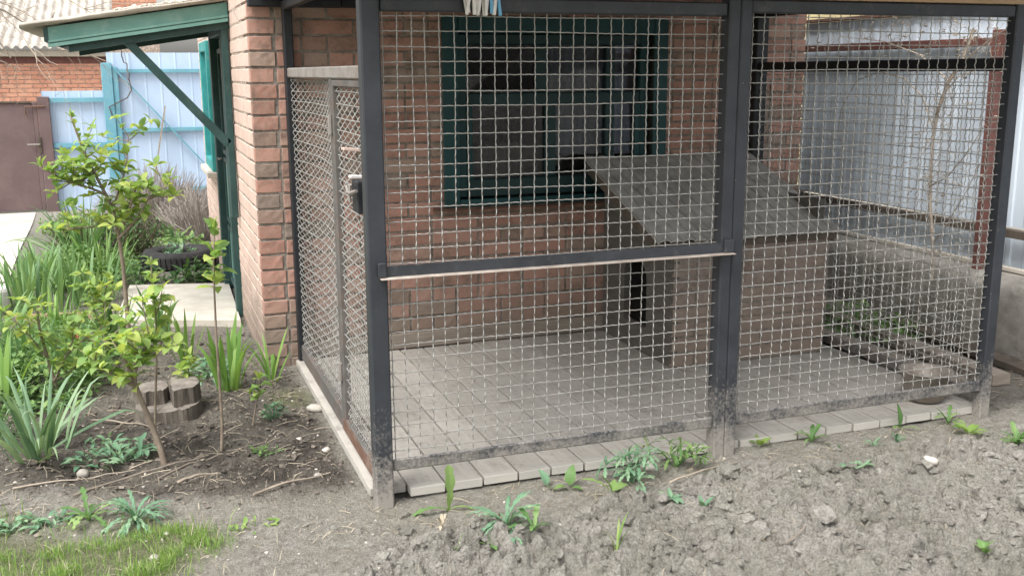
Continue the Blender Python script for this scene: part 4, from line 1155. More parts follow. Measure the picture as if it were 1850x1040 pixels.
mb = MB(); mb.hexa(np.array([(7.6, 8.5, 3.01), (14, 8.5, 3.01), (14, 15.5, 3.01), (7.6, 15.5, 3.01), (7.6, 11.9, 4.8), (14, 11.9, 4.8), (14, 12.1, 4.8), (7.6, 12.1, 4.8)])); mb.build('roof', M['slate_far'], nb)

# ---- leafless tree whose twigs hang in at the top left
def branchy(mb, a, d, L, r, depth, rr, droop=0.0, n=6, kids=4):
    d = np.array(d, float); d /= np.linalg.norm(d); pts = [np.array(a, float)]
    for i in range(n):
        d = d + rr.normal(0, 0.16, 3) + np.array((0, 0, -droop)); d /= np.linalg.norm(d); pts.append(pts[-1] + d * L / n)
    mb.tube(np.array(pts), np.linspace(r, r * 0.45, n + 1), 5 if depth > 1 else 3, False)
    if depth > 0:
        for k in range(kids):
            i = rr.integers(1, n + 1); dd = d + rr.normal(0, 0.6, 3)
            branchy(mb, pts[i], dd, L * rr.uniform(0.4, 0.7), r * 0.5, depth - 1, rr, droop, n, kids)
rr = np.random.default_rng(5)
tree = empty('bare_tree', (-3.3, 9.6, float(gz0(9.6))), 'leafless tree with thin twigs at the far left edge', 'tree')
mb = MB(); mb.tube(np.array([(-3.3, 9.6, -0.4), (-3.28, 9.62, 0.8), (-3.2, 9.6, 1.9), (-3.1, 9.6, 3.0)]), np.array((0.09, 0.075, 0.065, 0.05)), 8); mb.build('trunk', M['bark'], tree, True)
mb = MB()
for a, d, L in (((-3.15, 9.6, 2.3), (1, 0, -0.05), 1.5), ((-3.2, 9.6, 2.6), (1, 0.1, -0.25), 1.7), ((-3.12, 9.6, 2.9), (1, -0.2, -0.35), 1.8), ((-3.1, 9.6, 2.9), (0.8, 0.2, 0.4), 1.4), ((-3.1, 9.6, 3.0), (-0.6, 0.1, 0.8), 1.4), ((-3.15, 9.6, 2.2), (0.9, 0.3, -0.3), 1.5)):
    branchy(mb, a, d, L, 0.018, 3, rr, 0.03)
mb.build('crown', M['deadwood'], tree)
mb = None
for y0, y1 in ((-2.4, 0.45), (0.46, 3.4), (3.41, 6.3)):
    MB().bbox(3.575, 3.61, y0, y1, 0.377, 0.40, 0.003, 0.001).build('sill_plank', M['concrete_pale'], fence)

# ------------------------------------------------------------------ plants
def blade_mesh(bend, tipdroop, w=0.055, seg=9, twist=0.0, fold=0.25):
    V = []
    ang = 0.0; x = z = 0.0
    for i in range(seg + 1):
        t = i / seg
        ww = w * (0.75 + 0.6 * t if t < 0.35 else 0.96) * (1 - max(0, (t - 0.55) / 0.45) ** 1.7) * 0.5 + 0.0006
        a = ang
        tw = twist * t
        nx, nz = math.cos(a), -math.sin(a)
        for sgn in (-1, 0, 1):
            off = (-fold * ww if sgn == 0 else 0)
            V.append((x + nx * off + sgn * ww * math.sin(tw), sgn * ww * math.cos(tw), z + nz * off))
        x += math.sin(ang) / seg; z += math.cos(ang) / seg
        ang += bend / seg + (tipdroop / seg * 3 if t > 0.62 else 0)
    Q = []
    for i in range(seg):
        for k in range(2): Q.append((i * 3 + k, i * 3 + k + 1, (i + 1) * 3 + k + 1, (i + 1) * 3 + k))
    return np.array(V), np.array(Q)
def leaf_arrays(fold=0.3, droop=0.5, width=0.60, seg=6):
    V = []; ang = 0.25; y = z = 0.0
    for i in range(seg + 1):
        t = i / seg
        w = width * 0.5 * (math.sin(PI * min(t ** 0.72, 1)) ** 0.85 if 0 < t < 1 else 0) + 0.004
        for sgn in (-1, 0, 1):
            V.append((sgn * w, y, z + (fold * w if sgn else 0)))
        y += math.cos(ang) / seg; z += math.sin(ang) / seg; ang -= droop / seg * 2
    Q = []
    for i in range(seg):
        for k in range(2): Q.append((i * 3 + k, i * 3 + k + 1, (i + 1) * 3 + k + 1, (i + 1) * 3 + k))
    V = np.array(V); V[:, 1] += 0.12; V = np.vstack((V, [(-0.008, 0, 0), (0.008, 0, 0)])); Q.append((len(V) - 2, len(V) - 1, 2, 0))
    return V, np.array(Q)
BL = {}
def blades(matname):
    if matname not in BL:
        out = []
        for bend, td, tw in ((0.12, 0.1, 0.2), (0.3, 0.2, -0.3), (0.5, 0.3, 0.4), (0.75, 0.5, 0.2), (0.35, 1.4, -0.2), (0.9, 1.0, 0.5), (0.2, 0.0, -0.5)):
            V, Q = blade_mesh(bend, td, 0.062, 9, tw)
            me = mesh_from('leaf', V, [Q], True); me.materials.append(M[matname]); out.append(me)
        BL[matname] = out
    return BL[matname]
def iris(loc, n, L, spread, mat_, label, rad=0.05, thin=1.0, group='iris clumps in the flower bed', name='iris_clump', cat='iris', lean=(0, 0), soft=False):
    x, y = loc; z = gh(x, y) - 0.01
    e = empty(name, (x, y, z), label, cat, group)
    B = blades(mat_)
    for k in range(n):
        a = R.uniform(0, 2 * PI); rr_ = rad * math.sqrt(R.random())
        l = L * R.uniform(0.55, 1.05)
        tilt = abs(R.gauss(0, spread)) * 0.6 + spread * 0.35 * rr_ / rad
        me = R.choice(B if soft else B[:4] + B[6:])
        M3 = Matrix.Rotation(a + R.gauss(0, 0.5), 4, 'Z') @ Matrix.Rotation(tilt, 4, 'Y')
        eul = M3.to_euler()
        o = inst('leaf', me, e, (x + rr_ * math.cos(a), y + rr_ * math.sin(a), z), (eul.x + lean[1], eul.y + lean[0], eul.z), (l, l * thin * R.uniform(0.8, 1.15), l))
    return e
LL = [mesh_from('leaf', *(lambda v: (v[0], [v[1]]))(leaf_arrays(f, d, w)), True) for f, d, w in ((0.35, 0.3, 0.60), (0.2, 0.7, 0.66), (0.5, 0.15, 0.5), (0.3, 1.0, 0.62))]
for me in LL: me.materials.append(M['lilac_leaf'])
def sapling(name, label, stems, r0, leafy, size, dens, group='young saplings in the flower bed', dy=0.05, spacing=0.035, cat='sapling', twigs=0):
    base = stems[0][0]
    gx_, gy_ = base[0], base[1]
    e = empty(name, (gx_, gy_, gh(gx_, gy_)), label, cat, group)
    mb = MB(); tips = []
    for q, st in enumerate(stems):
        st = np.array(st, float)
        if q == 0: st[0, 2] = gh(gx_, gy_) - 0.02
        t = np.linspace(0, 1, len(st))
        off = R.uniform(-dy, dy) * 1.6 if q else 0.0
        st[:, 1] += off * t ** 1.2 + (dy * 0.4 * np.sin(t * 5) if q == 0 else 0)
        tt = np.linspace(0, len(st) - 1, len(st) * 4); pts = np.stack([np.interp(tt, np.arange(len(st)), st[:, c]) for c in range(3)], -1)
        pts[1:-1] = (pts[:-2] + 2 * pts[1:-1] + pts[2:]) / 4
        rr_ = r0 if q == 0 else r0 * 0.5
        mb.tube(pts, np.linspace(rr_, rr_ * 0.32, len(pts)), 7)
        tips.append(pts)
    mb.build('trunk', M['bark'], e, True)
    extra = MB(); tw = []
    for q, pts in enumerate(tips):
        lo_ = int(len(pts) * (leafy if q == 0 else 0.2))
        for k in range(twigs if q else twigs // 2):
            p = pts[R.randrange(lo_, len(pts))]
            d = np.array((R.gauss(0, 1), R.gauss(0, 1), R.gauss(0.35, 0.5))); d /= np.linalg.norm(d)
            Lt = R.uniform(0.05, 0.13); mid = p + d * Lt * 0.5 + np.array((0, 0, 0.008)); end = p + d * Lt + np.array((0, 0, 0.02))
            extra.tube(np.array([p, mid, end]), np.array((r0 * 0.22, r0 * 0.18, r0 * 0.12)), 4, False); tw += [(mid, 2), (end, 5)]
    if extra.n: tag(extra.build('twigs', M['bark'], e), kind='stuff')
    for p, cnt_ in tw:
        a0 = R.uniform(0, 6.28)
        for k in range(cnt_):
            sc = size * R.uniform(0.5, 1.0); inst('leaf', R.choice(LL), e, p, (R.gauss(0.3, 0.4), R.gauss(0, 0.3), a0 + k * 2 * PI / cnt_ + R.gauss(0, 0.4)), (sc, sc, sc))
    for q, pts in enumerate(tips):
        seglen = np.r_[0, np.cumsum(np.linalg.norm(np.diff(pts, axis=0), axis=1))]
        T = seglen[-1]
        s = T * (leafy if q == 0 else 0.25)
        flip = 0
        while s <= T + 1e-6:
            p = np.array([np.interp(s, seglen, pts[:, c]) for c in range(3)])
            tipness = (s / T)
            for k in range(dens if s < T - 0.03 else dens + 3):
                az = flip * PI / 2 + k * 2 * PI / dens + R.gauss(0, 0.45)
                up = R.gauss(0.25 if tipness < 0.92 else 0.85, 0.35)
                sc = size * R.uniform(0.55, 1.15) * (1 if tipness < 0.9 else 0.75)
                inst('leaf', R.choice(LL), e, p, (up, R.gauss(0, 0.3), az), (sc, sc, sc))
            flip += 1; s += spacing * R.uniform(0.7, 1.3)
    return e

S1 = [[(-0.673, 0.625, -0.011), (-0.69, 0.625, 0.078), (-0.714, 0.625, 0.167), (-0.747, 0.625, 0.283), (-0.758, 0.625, 0.335), (-0.746, 0.625, 0.392), (-0.712, 0.625, 0.446), (-0.696, 0.625, 0.51)], [(-0.753, 0.625, 0.309), (-0.807, 0.625, 0.352), (-0.855, 0.625, 0.378), (-0.902, 0.625, 0.391)], [(-0.758, 0.625, 0.341), (-0.784, 0.625, 0.416), (-0.812, 0.625, 0.46), (-0.831, 0.625, 0.498)], [(-0.746, 0.625, 0.392), (-0.68, 0.625, 0.426), (-0.645, 0.625, 0.481)]]
S2 = [[(-0.796, 1.786, 0.0), (-0.787, 1.786, 0.241), (-0.786, 1.786, 0.386), (-0.787, 1.786, 0.556), (-0.796, 1.786, 0.711), (-0.81, 1.786, 0.826), (-0.855, 1.786, 0.941), (-0.893, 1.786, 1.042), (-0.923, 1.786, 1.141), (-0.948, 1.786, 1.243)], [(-0.811, 1.786, 0.819), (-0.756, 1.786, 0.95), (-0.733, 1.786, 1.036), (-0.718, 1.786, 1.14)], [(-0.836, 1.786, 0.89), (-0.903, 1.786, 0.923), (-0.991, 1.786, 0.959), (-1.093, 1.786, 1.024)], [(-0.793, 1.786, 0.685), (-0.703, 1.786, 0.777), (-0.643, 1.786, 0.877), (-0.542, 1.786, 0.933)], [(-0.804, 1.786, 0.762), (-0.906, 1.786, 0.738), (-0.988, 1.786, 0.735), (-1.063, 1.786, 0.714)], [(-0.87, 1.786, 0.986), (-0.923, 1.786, 0.956), (-0.997, 1.786, 0.947)], [(-0.796, 1.786, 0.711), (-0.744, 1.786, 0.797), (-0.718, 1.786, 0.885), (-0.695, 1.786, 0.94)]]
S3 = [[(-0.471, 0.669, -0.013), (-0.459, 0.669, 0.11), (-0.459, 0.669, 0.285), (-0.459, 0.669, 0.499), (-0.455, 0.669, 0.688), (-0.451, 0.669, 0.78), (-0.441, 0.669, 0.882)]]
S4 = [[(-0.327, 0.948, -0.005), (-0.305, 0.948, 0.081), (-0.291, 0.948, 0.134), (-0.289, 0.948, 0.209)]]
S5 = [[(-0.71, 0.778, -0.002), (-0.69, 0.778, 0.213), (-0.675, 0.778, 0.364), (-0.666, 0.778, 0.524), (-0.669, 0.778, 0.641), (-0.668, 0.778, 0.762)], [(-0.665, 0.778, 0.535), (-0.645, 0.778, 0.597), (-0.633, 0.778, 0.67)]]
S6 = [[(-1.099, 1.633, -0.005), (-1.112, 1.633, 0.079), (-1.131, 1.633, 0.196), (-1.147, 1.633, 0.311), (-1.147, 1.633, 0.411), (-1.134, 1.633, 0.459)], [(-1.112, 1.633, 0.079), (-1.049, 1.633, 0.2), (-1.0, 1.633, 0.297), (-0.966, 1.633, 0.37)], [(-1.131, 1.633, 0.196), (-1.176, 1.633, 0.288), (-1.204, 1.633, 0.341)], [(-1.049, 1.633, 0.2), (-0.939, 1.633, 0.292), (-0.866, 1.633, 0.331)], [(-1.112, 1.633, 0.079), (-1.009, 1.633, 0.132), (-0.916, 1.633, 0.148)]]
S7 = [[(-0.918, 2.237, -0.006), (-0.911, 2.237, 0.144), (-0.907, 2.237, 0.259), (-0.889, 2.237, 0.357), (-0.857, 2.237, 0.431)], [(-0.907, 2.237, 0.23), (-0.945, 2.237, 0.305), (-0.964, 2.237, 0.377)]]
S8 = [[(-0.538, 1.35, 0.016), (-0.54, 1.35, 0.097), (-0.547, 1.35, 0.161), (-0.536, 1.35, 0.223)], [(-0.54, 1.35, 0.097), (-0.571, 1.35, 0.146), (-0.597, 1.35, 0.179)]]
sapling('lilac_sapling', 'leaning brown sapling rooted at the front edge of the dark bed', S1, 0.013, 0.60, 0.064, 2, spacing=0.028, twigs=6)
sapling('lilac_sapling', 'tallest lilac sapling, reaching up in front of the blue fence', S2, 0.012, 0.60, 0.066, 2, spacing=0.028, twigs=9, dy=0.09)
sapling('lilac_sapling', 'thin straight sapling with a leafy top, nearest the door slab edge', S3, 0.0065, 0.74, 0.075, 3, spacing=0.026)
sapling('lilac_sapling', 'knee high seedling closest to the cage gate', S4, 0.004, 0.55, 0.055, 3, spacing=0.022)
sapling('lilac_sapling', 'slender sapling growing just in front of the stump', S5, 0.0055, 0.60, 0.066, 3, spacing=0.032)
sapling('lilac_bush', 'low branching lilac bush left of the stump', S6, 0.010, 0.3, 0.060, 2, spacing=0.032, twigs=4, dy=0.08)
sapling('lilac_sapling', 'small lilac sapling between the irises before the slab corner', S7, 0.006, 0.35, 0.066, 3, spacing=0.028, twigs=6)
sapling('lilac_sapling', 'short leafy shoot sprouting behind the stump', S8, 0.004, 0.3, 0.055, 4, spacing=0.024)

iris((-1.13, 0.90), 44, 0.44, 0.8, 'iris_pale', 'broad grey green iris clump in the left foreground', 0.11, 0.8, soft=True)
iris((-1.33, 1.55), 18, 0.38, 0.18, 'iris_bright', 'upright bright green iris clump cut by the left edge', 0.06, 1.2)
iris((-1.36, 3.52), 60, 0.42, 0.25, 'iris_leaf', 'wide dense iris clump behind the yellow edging board', 0.26, 1.0)
iris((-1.05, 3.75), 40, 0.42, 0.25, 'iris_leaf', 'dense iris clump between the yellow edging board and the slab', 0.18, 1.0)
iris((-1.12, 5.2), 80, 0.62, 0.5, 'iris_leaf', 'thin leaved arching clump at the edge of the concrete yard', 0.12, 0.45, soft=True)
iris((-0.88, 2.33), 26, 0.38, 0.22, 'iris_leaf', 'dark iris clump around the small lilac near the slab', 0.06, 1.15)
iris((-0.64, 2.55), 14, 0.36, 0.25, 'iris_leaf', 'sparse iris clump at the near corner of the slab', 0.04, 1.1)
iris((-0.53, 2.08), 12, 0.30, 0.25, 'iris_bright', 'small iris clump behind the stump by the slab edge', 0.04, 1.1)
iris((-0.37, 1.50), 26, 0.37, 0.24, 'iris_bright', 'tall green iris clump beside the brick pillar foot', 0.05, 1.25)
iris((-0.165, 1.60), 11, 0.26, 0.6, 'iris_bright', 'short splayed iris leaves against the brick pillar', 0.03, 1.1)
iris((-0.44, 6.85), 16, 0.38, 0.3, 'weed_dark', 'dark broad leaved clump in front of the dry lavender', 0.08, 1.6)
iris((-1.03, 1.95), 34, 0.36, 0.3, 'iris_leaf', 'iris leaves hidden under the low branching bush', 0.10, 1.1)
iris((-1.30, 2.35), 30, 0.28, 0.3, 'iris_leaf', 'iris clump between the left edge and the red pot', 0.10, 1.1)

iris((-1.50, 2.85), 40, 0.30, 0.35, 'iris_leaf', 'iris clump at the left edge before the yellow edging board', 0.14, 1.0)
iris((-1.18, 2.95), 30, 0.26, 0.35, 'iris_bright', 'bright iris clump right in front of the yellow edging board', 0.12, 1.0)
iris((-1.42, 4.45), 46, 0.36, 0.35, 'iris_leaf', 'far iris clump at the left edge beside the concrete yard', 0.2, 0.9, soft=True)
iris((-0.98, 4.55), 40, 0.42, 0.4, 'weed', 'far soft leaved clump behind the tall lilac', 0.16, 0.7, soft=True)
iris((-1.33, 1.15), 22, 0.30, 0.6, 'iris_leaf', 'iris leaves spreading behind the broad grey green clump', 0.10, 0.9, soft=True)

# ---- small leafy weeds (one mesh each)
def place(mb, V, Q, loc, yaw, pitch, sc, roll=0.0):
    m3 = np.array((Matrix.Rotation(yaw, 3, 'Z') @ Matrix.Rotation(pitch, 3, 'X') @ Matrix.Rotation(roll, 3, 'Y')))
    mb.add((V * np.array(sc)) @ m3.T + np.array(loc), Q)
def dandelion_leaf(lobes=4, width=0.22, droop=0.6, jag=0.55):
    seg = lobes * 3; V = []; ang = 0.5; y = z = 0.0
    for i in range(seg + 1):
        t = i / seg
        env = width * 0.5 * (0.25 + 0.9 * t) * (1 - max(0, (t - 0.75) / 0.25) ** 2)
        w = env * (1 - jag * (i % 3 == 1) * (t < 0.9)) + 0.004
        for sgn in (-1, 0, 1): V.append((sgn * w, y - (0.03 if sgn and i % 3 == 0 else 0), z + (0.18 * w if sgn else 0)))
        y += math.cos(ang) / seg; z += math.sin(ang) / seg; ang -= droop / seg * 2
    Q = []
    for i in range(seg):
        for k in range(2): Q.append((i * 3 + k, i * 3 + k + 1, (i + 1) * 3 + k + 1, (i + 1) * 3 + k))
    return np.array(V), np.array(Q)
NL = [dandelion_leaf(6, 0.12, 0.7, 0.7), dandelion_leaf(5, 0.10, 1.0, 0.6)]
DL = [dandelion_leaf(), dandelion_leaf(5, 0.18, 0.9, 0.65), dandelion_leaf(3, 0.26, 0.3, 0.35)]
OV = [leaf_arrays(0.2, 0.6, 0.5), leaf_arrays(0.3, 0.2, 0.36)]
BLD = [blade_mesh(0.4, 0.4, 0.06), blade_mesh(0.9, 0.8, 0.06), blade_mesh(0.15, 0.1, 0.06)]
def weed(name, label, x, y, leaves, m, group=None, cat='weed'):
    """leaves: list of (kind, azimuth deg, rise deg, length)"""
    mb = MB(); z = gh(x, y) + 0.004
    for kind, az, rise, L in leaves:
        src = {'d': DL, 'o': OV, 'b': BLD, 'n': NL}[kind]
        V, Q = R.choice(src)
        if kind == 'b':
            place(mb, V, Q, (x + R.gauss(0, 0.005), y + R.gauss(0, 0.005), z - 0.008), math.radians(az), 0, (L, L * 0.9, L), math.radians(90 - rise) * 0.6)
        else:
            place(mb, V, Q, (x + R.gauss(0, 0.003), y + R.gauss(0, 0.003), z), math.radians(az), math.radians(rise), (L, L, L))
    o = mb.build(name, M[m], loc=(x, y, z))
    return tag(o, label, cat, group)
def rosette(n, L, rise=15, kind='d', jit=12):
    return [(kind, k * 360 / n + R.uniform(-25, 25), rise + R.uniform(-jit, jit), L * R.uniform(0.7, 1.1)) for k in range(n)]
GW = 'weeds growing in front of the deck'
weed('dandelion', 'dandelion with one tall upright leaf before the left deck corner', 0.194, -0.13, [('d', 10, 78, 0.17), ('d', 95, 2, 0.14), ('d', 255, 2, 0.13), ('d', 130, 25, 0.05)], 'weed', GW)
weed('dandelion', 'dense narrow leaved rosette in the middle foreground', 0.321, -0.347, rosette(34, 0.15, 38, 'n', 30), 'weed_blue', GW)
weed('dandelion', 'small rosette just right of the dense narrow leaved one', 0.385, -0.42, rosette(7, 0.09, 25), 'weed', GW)
weed('grass_tuft', 'few bent grass blades standing in the dug soil', 0.593, -0.572, [('b', 20, 70, 0.14), ('b', 60, 60, 0.13), ('b', 200, 75, 0.11), ('b', -60, 55, 0.12)], 'grass', GW, 'grass')
weed('seedling', 'two leaved seedling under the deck edge, left of the mugwort', 0.575, -0.067, [('o', 20, 60, 0.07), ('o', 180, 20, 0.05)], 'weed_blue', GW)
weed('seedling', 'oval leaved seedling beside the two leaved one', 0.640, -0.095, [('o', -40, 70, 0.08), ('o', 100, 20, 0.06), ('o', 220, 15, 0.05)], 'weed', GW)
weed('dandelion', 'flat jagged rosette in front of the mugwort', 0.742, -0.231, [('d', 60, 25, 0.12), ('d', 100, 40, 0.10), ('o', -70, 15, 0.08), ('o', -30, 10, 0.07)], 'weed', GW)
def cutleaf(name, label, x, y, n, L, m, stems=6, hgt=0.12, group=GW):
    mb = MB(); z = gh(x, y)
    for s in range(stems):
        a = R.uniform(0, 2 * PI); lean = R.uniform(0.1, 0.9)
        top = np.array((x + math.cos(a) * hgt * lean, y + math.sin(a) * hgt * lean, z + hgt * R.uniform(0.35, 1.0)))
        mb.tube(np.array([(x, y, z - 0.01), (np.array((x, y, z)) + top) / 2 + np.array((0, 0, 0.012)), top]), np.array((0.0025, 0.002, 0.0012)), 4, False)
        for k in range(n):
            V, Q = R.choice(DL[:2]); place(mb, V, Q, top - np.array((0, 0, R.uniform(0, 0.03))), R.uniform(0, 6.28), R.gauss(0.1, 0.4), (L * 1.5 * R.uniform(0.6, 1.1),) * 3)
    return tag(mb.build(name, M[m], loc=(x, y, z)), label, 'weed', group)
cutleaf('mugwort', 'blue green feathery mugwort plant against the deck edge', 0.87, -0.13, 8, 0.05, 'weed_blue', 13, 0.11)
cutleaf('mugwort', 'yellow green feathery weed between the mugwort and the middle post', 1.085, -0.05, 6, 0.05, 'weed', 10, 0.12)
sp_ = [(2.129, -0.02, 'dandelion', 'upright oval leaved dandelion left of the bowl, before the deck', [('o', 20, 75, 0.10), ('d', 120, 20, 0.09), ('d', 230, 10, 0.08)], 'weed'),
       (2.354, -0.035, 'dandelion', 'leafy dandelion growing directly below the bowl', rosette(7, 0.11, 35), 'weed'),
       (2.340, -0.165, 'seedling', 'pale yellowish weed before the right corner post', rosette(7, 0.07, 25, 'o'), 'grass'),
       (1.481, 0.0, 'dandelion', 'yellowish seedling right beside the middle post', rosette(5, 0.06, 40, 'o'), 'grass'),
       (1.70, -0.02, 'dandelion', 'dark green tuft at the deck edge, right of the middle post', rosette(11, 0.09, 30), 'weed'),
       (1.752, -0.09, 'seedling', 'tiny dark weed in front of the dark green tuft', rosette(6, 0.05, 10), 'weed_dark'),
       (1.881, -0.159, 'mugwort', 'small blue green star shaped weed in mid right soil', rosette(8, 0.05, 30), 'weed_blue'),
       (2.02, -0.13, 'mugwort', 'blue green star shaped weed right of the smaller star', rosette(8, 0.06, 35), 'weed_blue'),
       (1.664, -0.315, 'seedling', 'pale seedling standing among the clods right of centre', rosette(6, 0.055, 30, 'o'), 'weed_blue'),
       (1.745, -0.27, 'seedling', 'twin leaf seedling just behind the pale one in the clods', rosette(4, 0.05, 30, 'o'), 'weed_blue'),
       (2.44, -0.31, 'grass_tuft', 'feathery green tuft at the right edge of the dug soil', rosette(16, 0.10, 45), 'weed'),
       (1.009, -0.38, 'seedling', 'lone narrow leaf seedling in the clods below the mugwort', rosette(3, 0.06, 50, 'o'), 'weed_blue'),
       (0.95, -0.27, 'seedling', 'spread small leaved weed just right of the flat rosette', rosette(7, 0.05, 15, 'o'), 'weed_blue'),
       (0.127, -0.283, 'seedling', 'dried brownish weed stub in the left foreground soil', rosette(6, 0.06, 50), 'straw'),
       (0.137, -0.44, 'seedling', 'thin dark sprout nearest the bottom left of the dug soil', [('b', 0, 80, 0.08), ('o', 90, 30, 0.03)], 'weed'),
       (0.24, -0.42, 'seedling', 'yellow green sprout beside the thin dark one', rosette(4, 0.05, 30, 'o'), 'weed'),
       (1.62, -0.98, 'seedling', 'green seedling in the bottom right corner', rosette(6, 0.05, 40, 'o'), 'weed')]
for x, y, nm, lab, lv, mm in sp_: weed(nm, lab, x, y, lv, mm, GW)
GL = 'weeds at the front of the flower bed'
def groundcover(name, label, x, y, rx, ry, n, L, m, h=0.05, kind='o', cat='weed', group=GL, kd=None):
    mb = MB()
    for k in range(n):
        a = R.uniform(0, 6.28); q = math.sqrt(R.random()); px, py = x + rx * q * math.cos(a), y + ry * q * math.sin(a)
        z = gh(px, py) + h * R.random() * (1.1 - q * 0.7)
        V, Q = R.choice({'d': DL, 'o': OV}[kind]); place(mb, V, Q, (px, py, z), R.uniform(0, 6.28), R.gauss(0.25, 0.35), (L * R.uniform(0.6, 1.2),) * 3)
        mb.tube(np.array([(x + (px - x) * 0.5, y + (py - y) * 0.5, gh(px, py) - 0.005), (px, py, z)]), 0.0012, 3, False)
    return tag(mb.build(name, M[m], loc=(x, y, gh(x, y))), label, cat, group, kd)
groundcover('ground_ivy', 'round patch of ground ivy left of the leaning sapling', -0.86, 0.78, 0.15, 0.13, 90, 0.05, 'weed_blue', 0.07)
weed('dandelion', 'dandelion with broad pale leaf between the grass and dark soil', -0.92, 0.20, [('d', 10, 65, 0.14)] + rosette(9, 0.12, 20), 'weed', GL)
weed('dandelion', 'spiky many leaved rosette at the grass edge, bottom left', -0.78, 0.13, rosette(34, 0.15, 35, 'n', 28), 'weed_blue', GL)
groundcover('clover', 'low leafy weed patch along the back edge of the grass', -1.10, 0.23, 0.14, 0.06, 60, 0.04, 'weed_blue', 0.03)
groundcover('seedling', 'cluster of small round leaves beside the thin straight sapling', -0.31, 0.62, 0.07, 0.06, 26, 0.03, 'weed', 0.03)
groundcover('clover', 'bright feathery weed right of the knee high seedling', -0.235, 1.0, 0.05, 0.05, 40, 0.035, 'weed_blue', 0.08)
groundcover('seedling', 'yellow green sprouts on the trodden path', -0.42, -0.03, 0.09, 0.06, 16, 0.03, 'grass', 0.02)
groundcover('clover', 'leafy weeds between the stump and the brick pillar', -0.42, 1.75, 0.16, 0.14, 110, 0.05, 'weed_blue', 0.10)
groundcover('low_shrub', 'dark leaved low plant against the house wall before the tyre', -0.36, 4.15, 0.17, 0.14, 150, 0.07, 'weed_dark', 0.16, group='low plants around the tyre')
groundcover('low_shrub', 'pale green cushion plant growing inside the tyre', -0.45, 4.86, 0.17, 0.12, 170, 0.05, 'weed_blue', 0.22, group='low plants around the tyre')
groundcover('low_shrub', 'bright green leafy plant behind the tyre', -0.50, 5.7, 0.34, 0.2, 240, 0.07, 'weed', 0.22, group='low plants around the tyre')
groundcover('low_shrub', 'leafy weed under the tall lilac by the slab corner', -0.72, 4.2, 0.16, 0.2, 120, 0.06, 'weed_dark', 0.18, group='low plants around the tyre')
groundcover('ground_cover', 'low green leaves filling the bed under the bush', -1.18, 2.3, 0.34, 0.95, 1900, 0.045, 'weed', 0.13, kd='stuff')
groundcover('ground_cover', 'low green leaves filling the bed beside the concrete yard', -1.15, 4.9, 0.42, 1.0, 1700, 0.06, 'weed', 0.18, kd='stuff')
groundcover('ground_cover', 'trailing weeds between the planks and the kerb wall', 3.02, 1.35, 0.26, 0.42, 300, 0.05, 'weed', 0.16, kd='stuff')

# twiggy dark shrub and dry lavender
def twigbush(name, label, x, y, n, h, spread, m, leaf=None, nl=0, ls=0.03, group='bushes behind the slab'):
    z = gh(x, y); e = empty(name, (x, y, z), label, 'bush', group)
    mb = MB(); lf_ = MB()
    for k in range(n):
        a = R.uniform(0, 6.28); q = math.sqrt(R.random()); ex = x + math.cos(a) * spread * q; ey = y + math.sin(a) * spread * 0.7 * q
        tip = np.array((ex, ey, z + h * (1 - 0.45 * q * q) * R.uniform(0.75, 1.05)))
        b = np.array((x + (ex - x) * 0.35, y + (ey - y) * 0.35, z - 0.01))
        mb.tube(walk(b, tip, 5, 0.05, -0.02, k + int(x * 1000) % 97), np.array((0.0045, 0.004, 0.003, 0.0022, 0.0014)), 3, False)
        for j in range(nl):
            p = b + (tip - b) * R.uniform(0.35, 1.0) + np.array([R.gauss(0, 0.02) for _ in range(3)])
            V, Q = R.choice(OV); place(lf_, V, Q, p, R.uniform(0, 6.28), R.gauss(0.3, 0.5), (ls * R.uniform(0.6, 1.2),) * 3)
    mb.build('stems', M[m], e)
    if nl: lf_.build('foliage', M[leaf], e)
    return e
twigbush('lavender_bush', 'dry grey lavender bush in front of the blue gate', -0.52, 7.3, 900, 0.72, 0.62, 'lavender')
twigbush('lavender_bush', 'smaller dry grey lavender bush against the house corner', -0.2, 6.6, 420, 0.55, 0.42, 'lavender')
twigbush('rose_bush', 'dark twiggy bush with small leaves left of the tyre', -0.80, 5.25, 130, 0.50, 0.30, 'bark', 'weed_dark', 7, 0.04)
twigbush('currant_bush', 'leafy bush at the back of the bed by the concrete yard', -1.22, 6.3, 110, 0.40, 0.32, 'bark', 'weed', 8, 0.05)

# ------------------------------------------------------------------ tyre, stump, pot and edging
def torus_tyre(c, Rr, rw, hh):
    prof = [(Rr - rw * 0.9, 0.02), (Rr - rw * 0.5, 0.0), (Rr + rw * 0.75, 0.0), (Rr + rw, 0.03), (Rr + rw * 1.04, hh * 0.5), (Rr + rw, hh - 0.03), (Rr + rw * 0.75, hh), (Rr - rw * 0.5, hh), (Rr - rw * 0.9, hh - 0.02), (Rr - rw * 0.6, hh * 0.5), (Rr - rw * 0.9, 0.02)]
    return lathe(prof, c, 48)
tz = float(gz0(4.9))
tyre = tag(torus_tyre((-0.45, 4.88, tz + 0.0), 0.20, 0.065, 0.13).build('tyre', M['rubber'], smooth=True), 'old black car tyre laid flat as a planter by the house', 'tyre')
mb = MB()
for k in range(44):
    a = 2 * PI * k / 44; c_, s_ = math.cos(a), math.sin(a); r_ = 0.269
    mb.bar((-0.45 + c_ * r_, 4.88 + s_ * r_, tz + 0.025), (-0.45 + c_ * r_, 4.88 + s_ * r_, tz + 0.105), 0.02, 0.012, (c_, s_, 0))
tag(mb.build('tread', M['rubber'], tyre), kind='stuff')
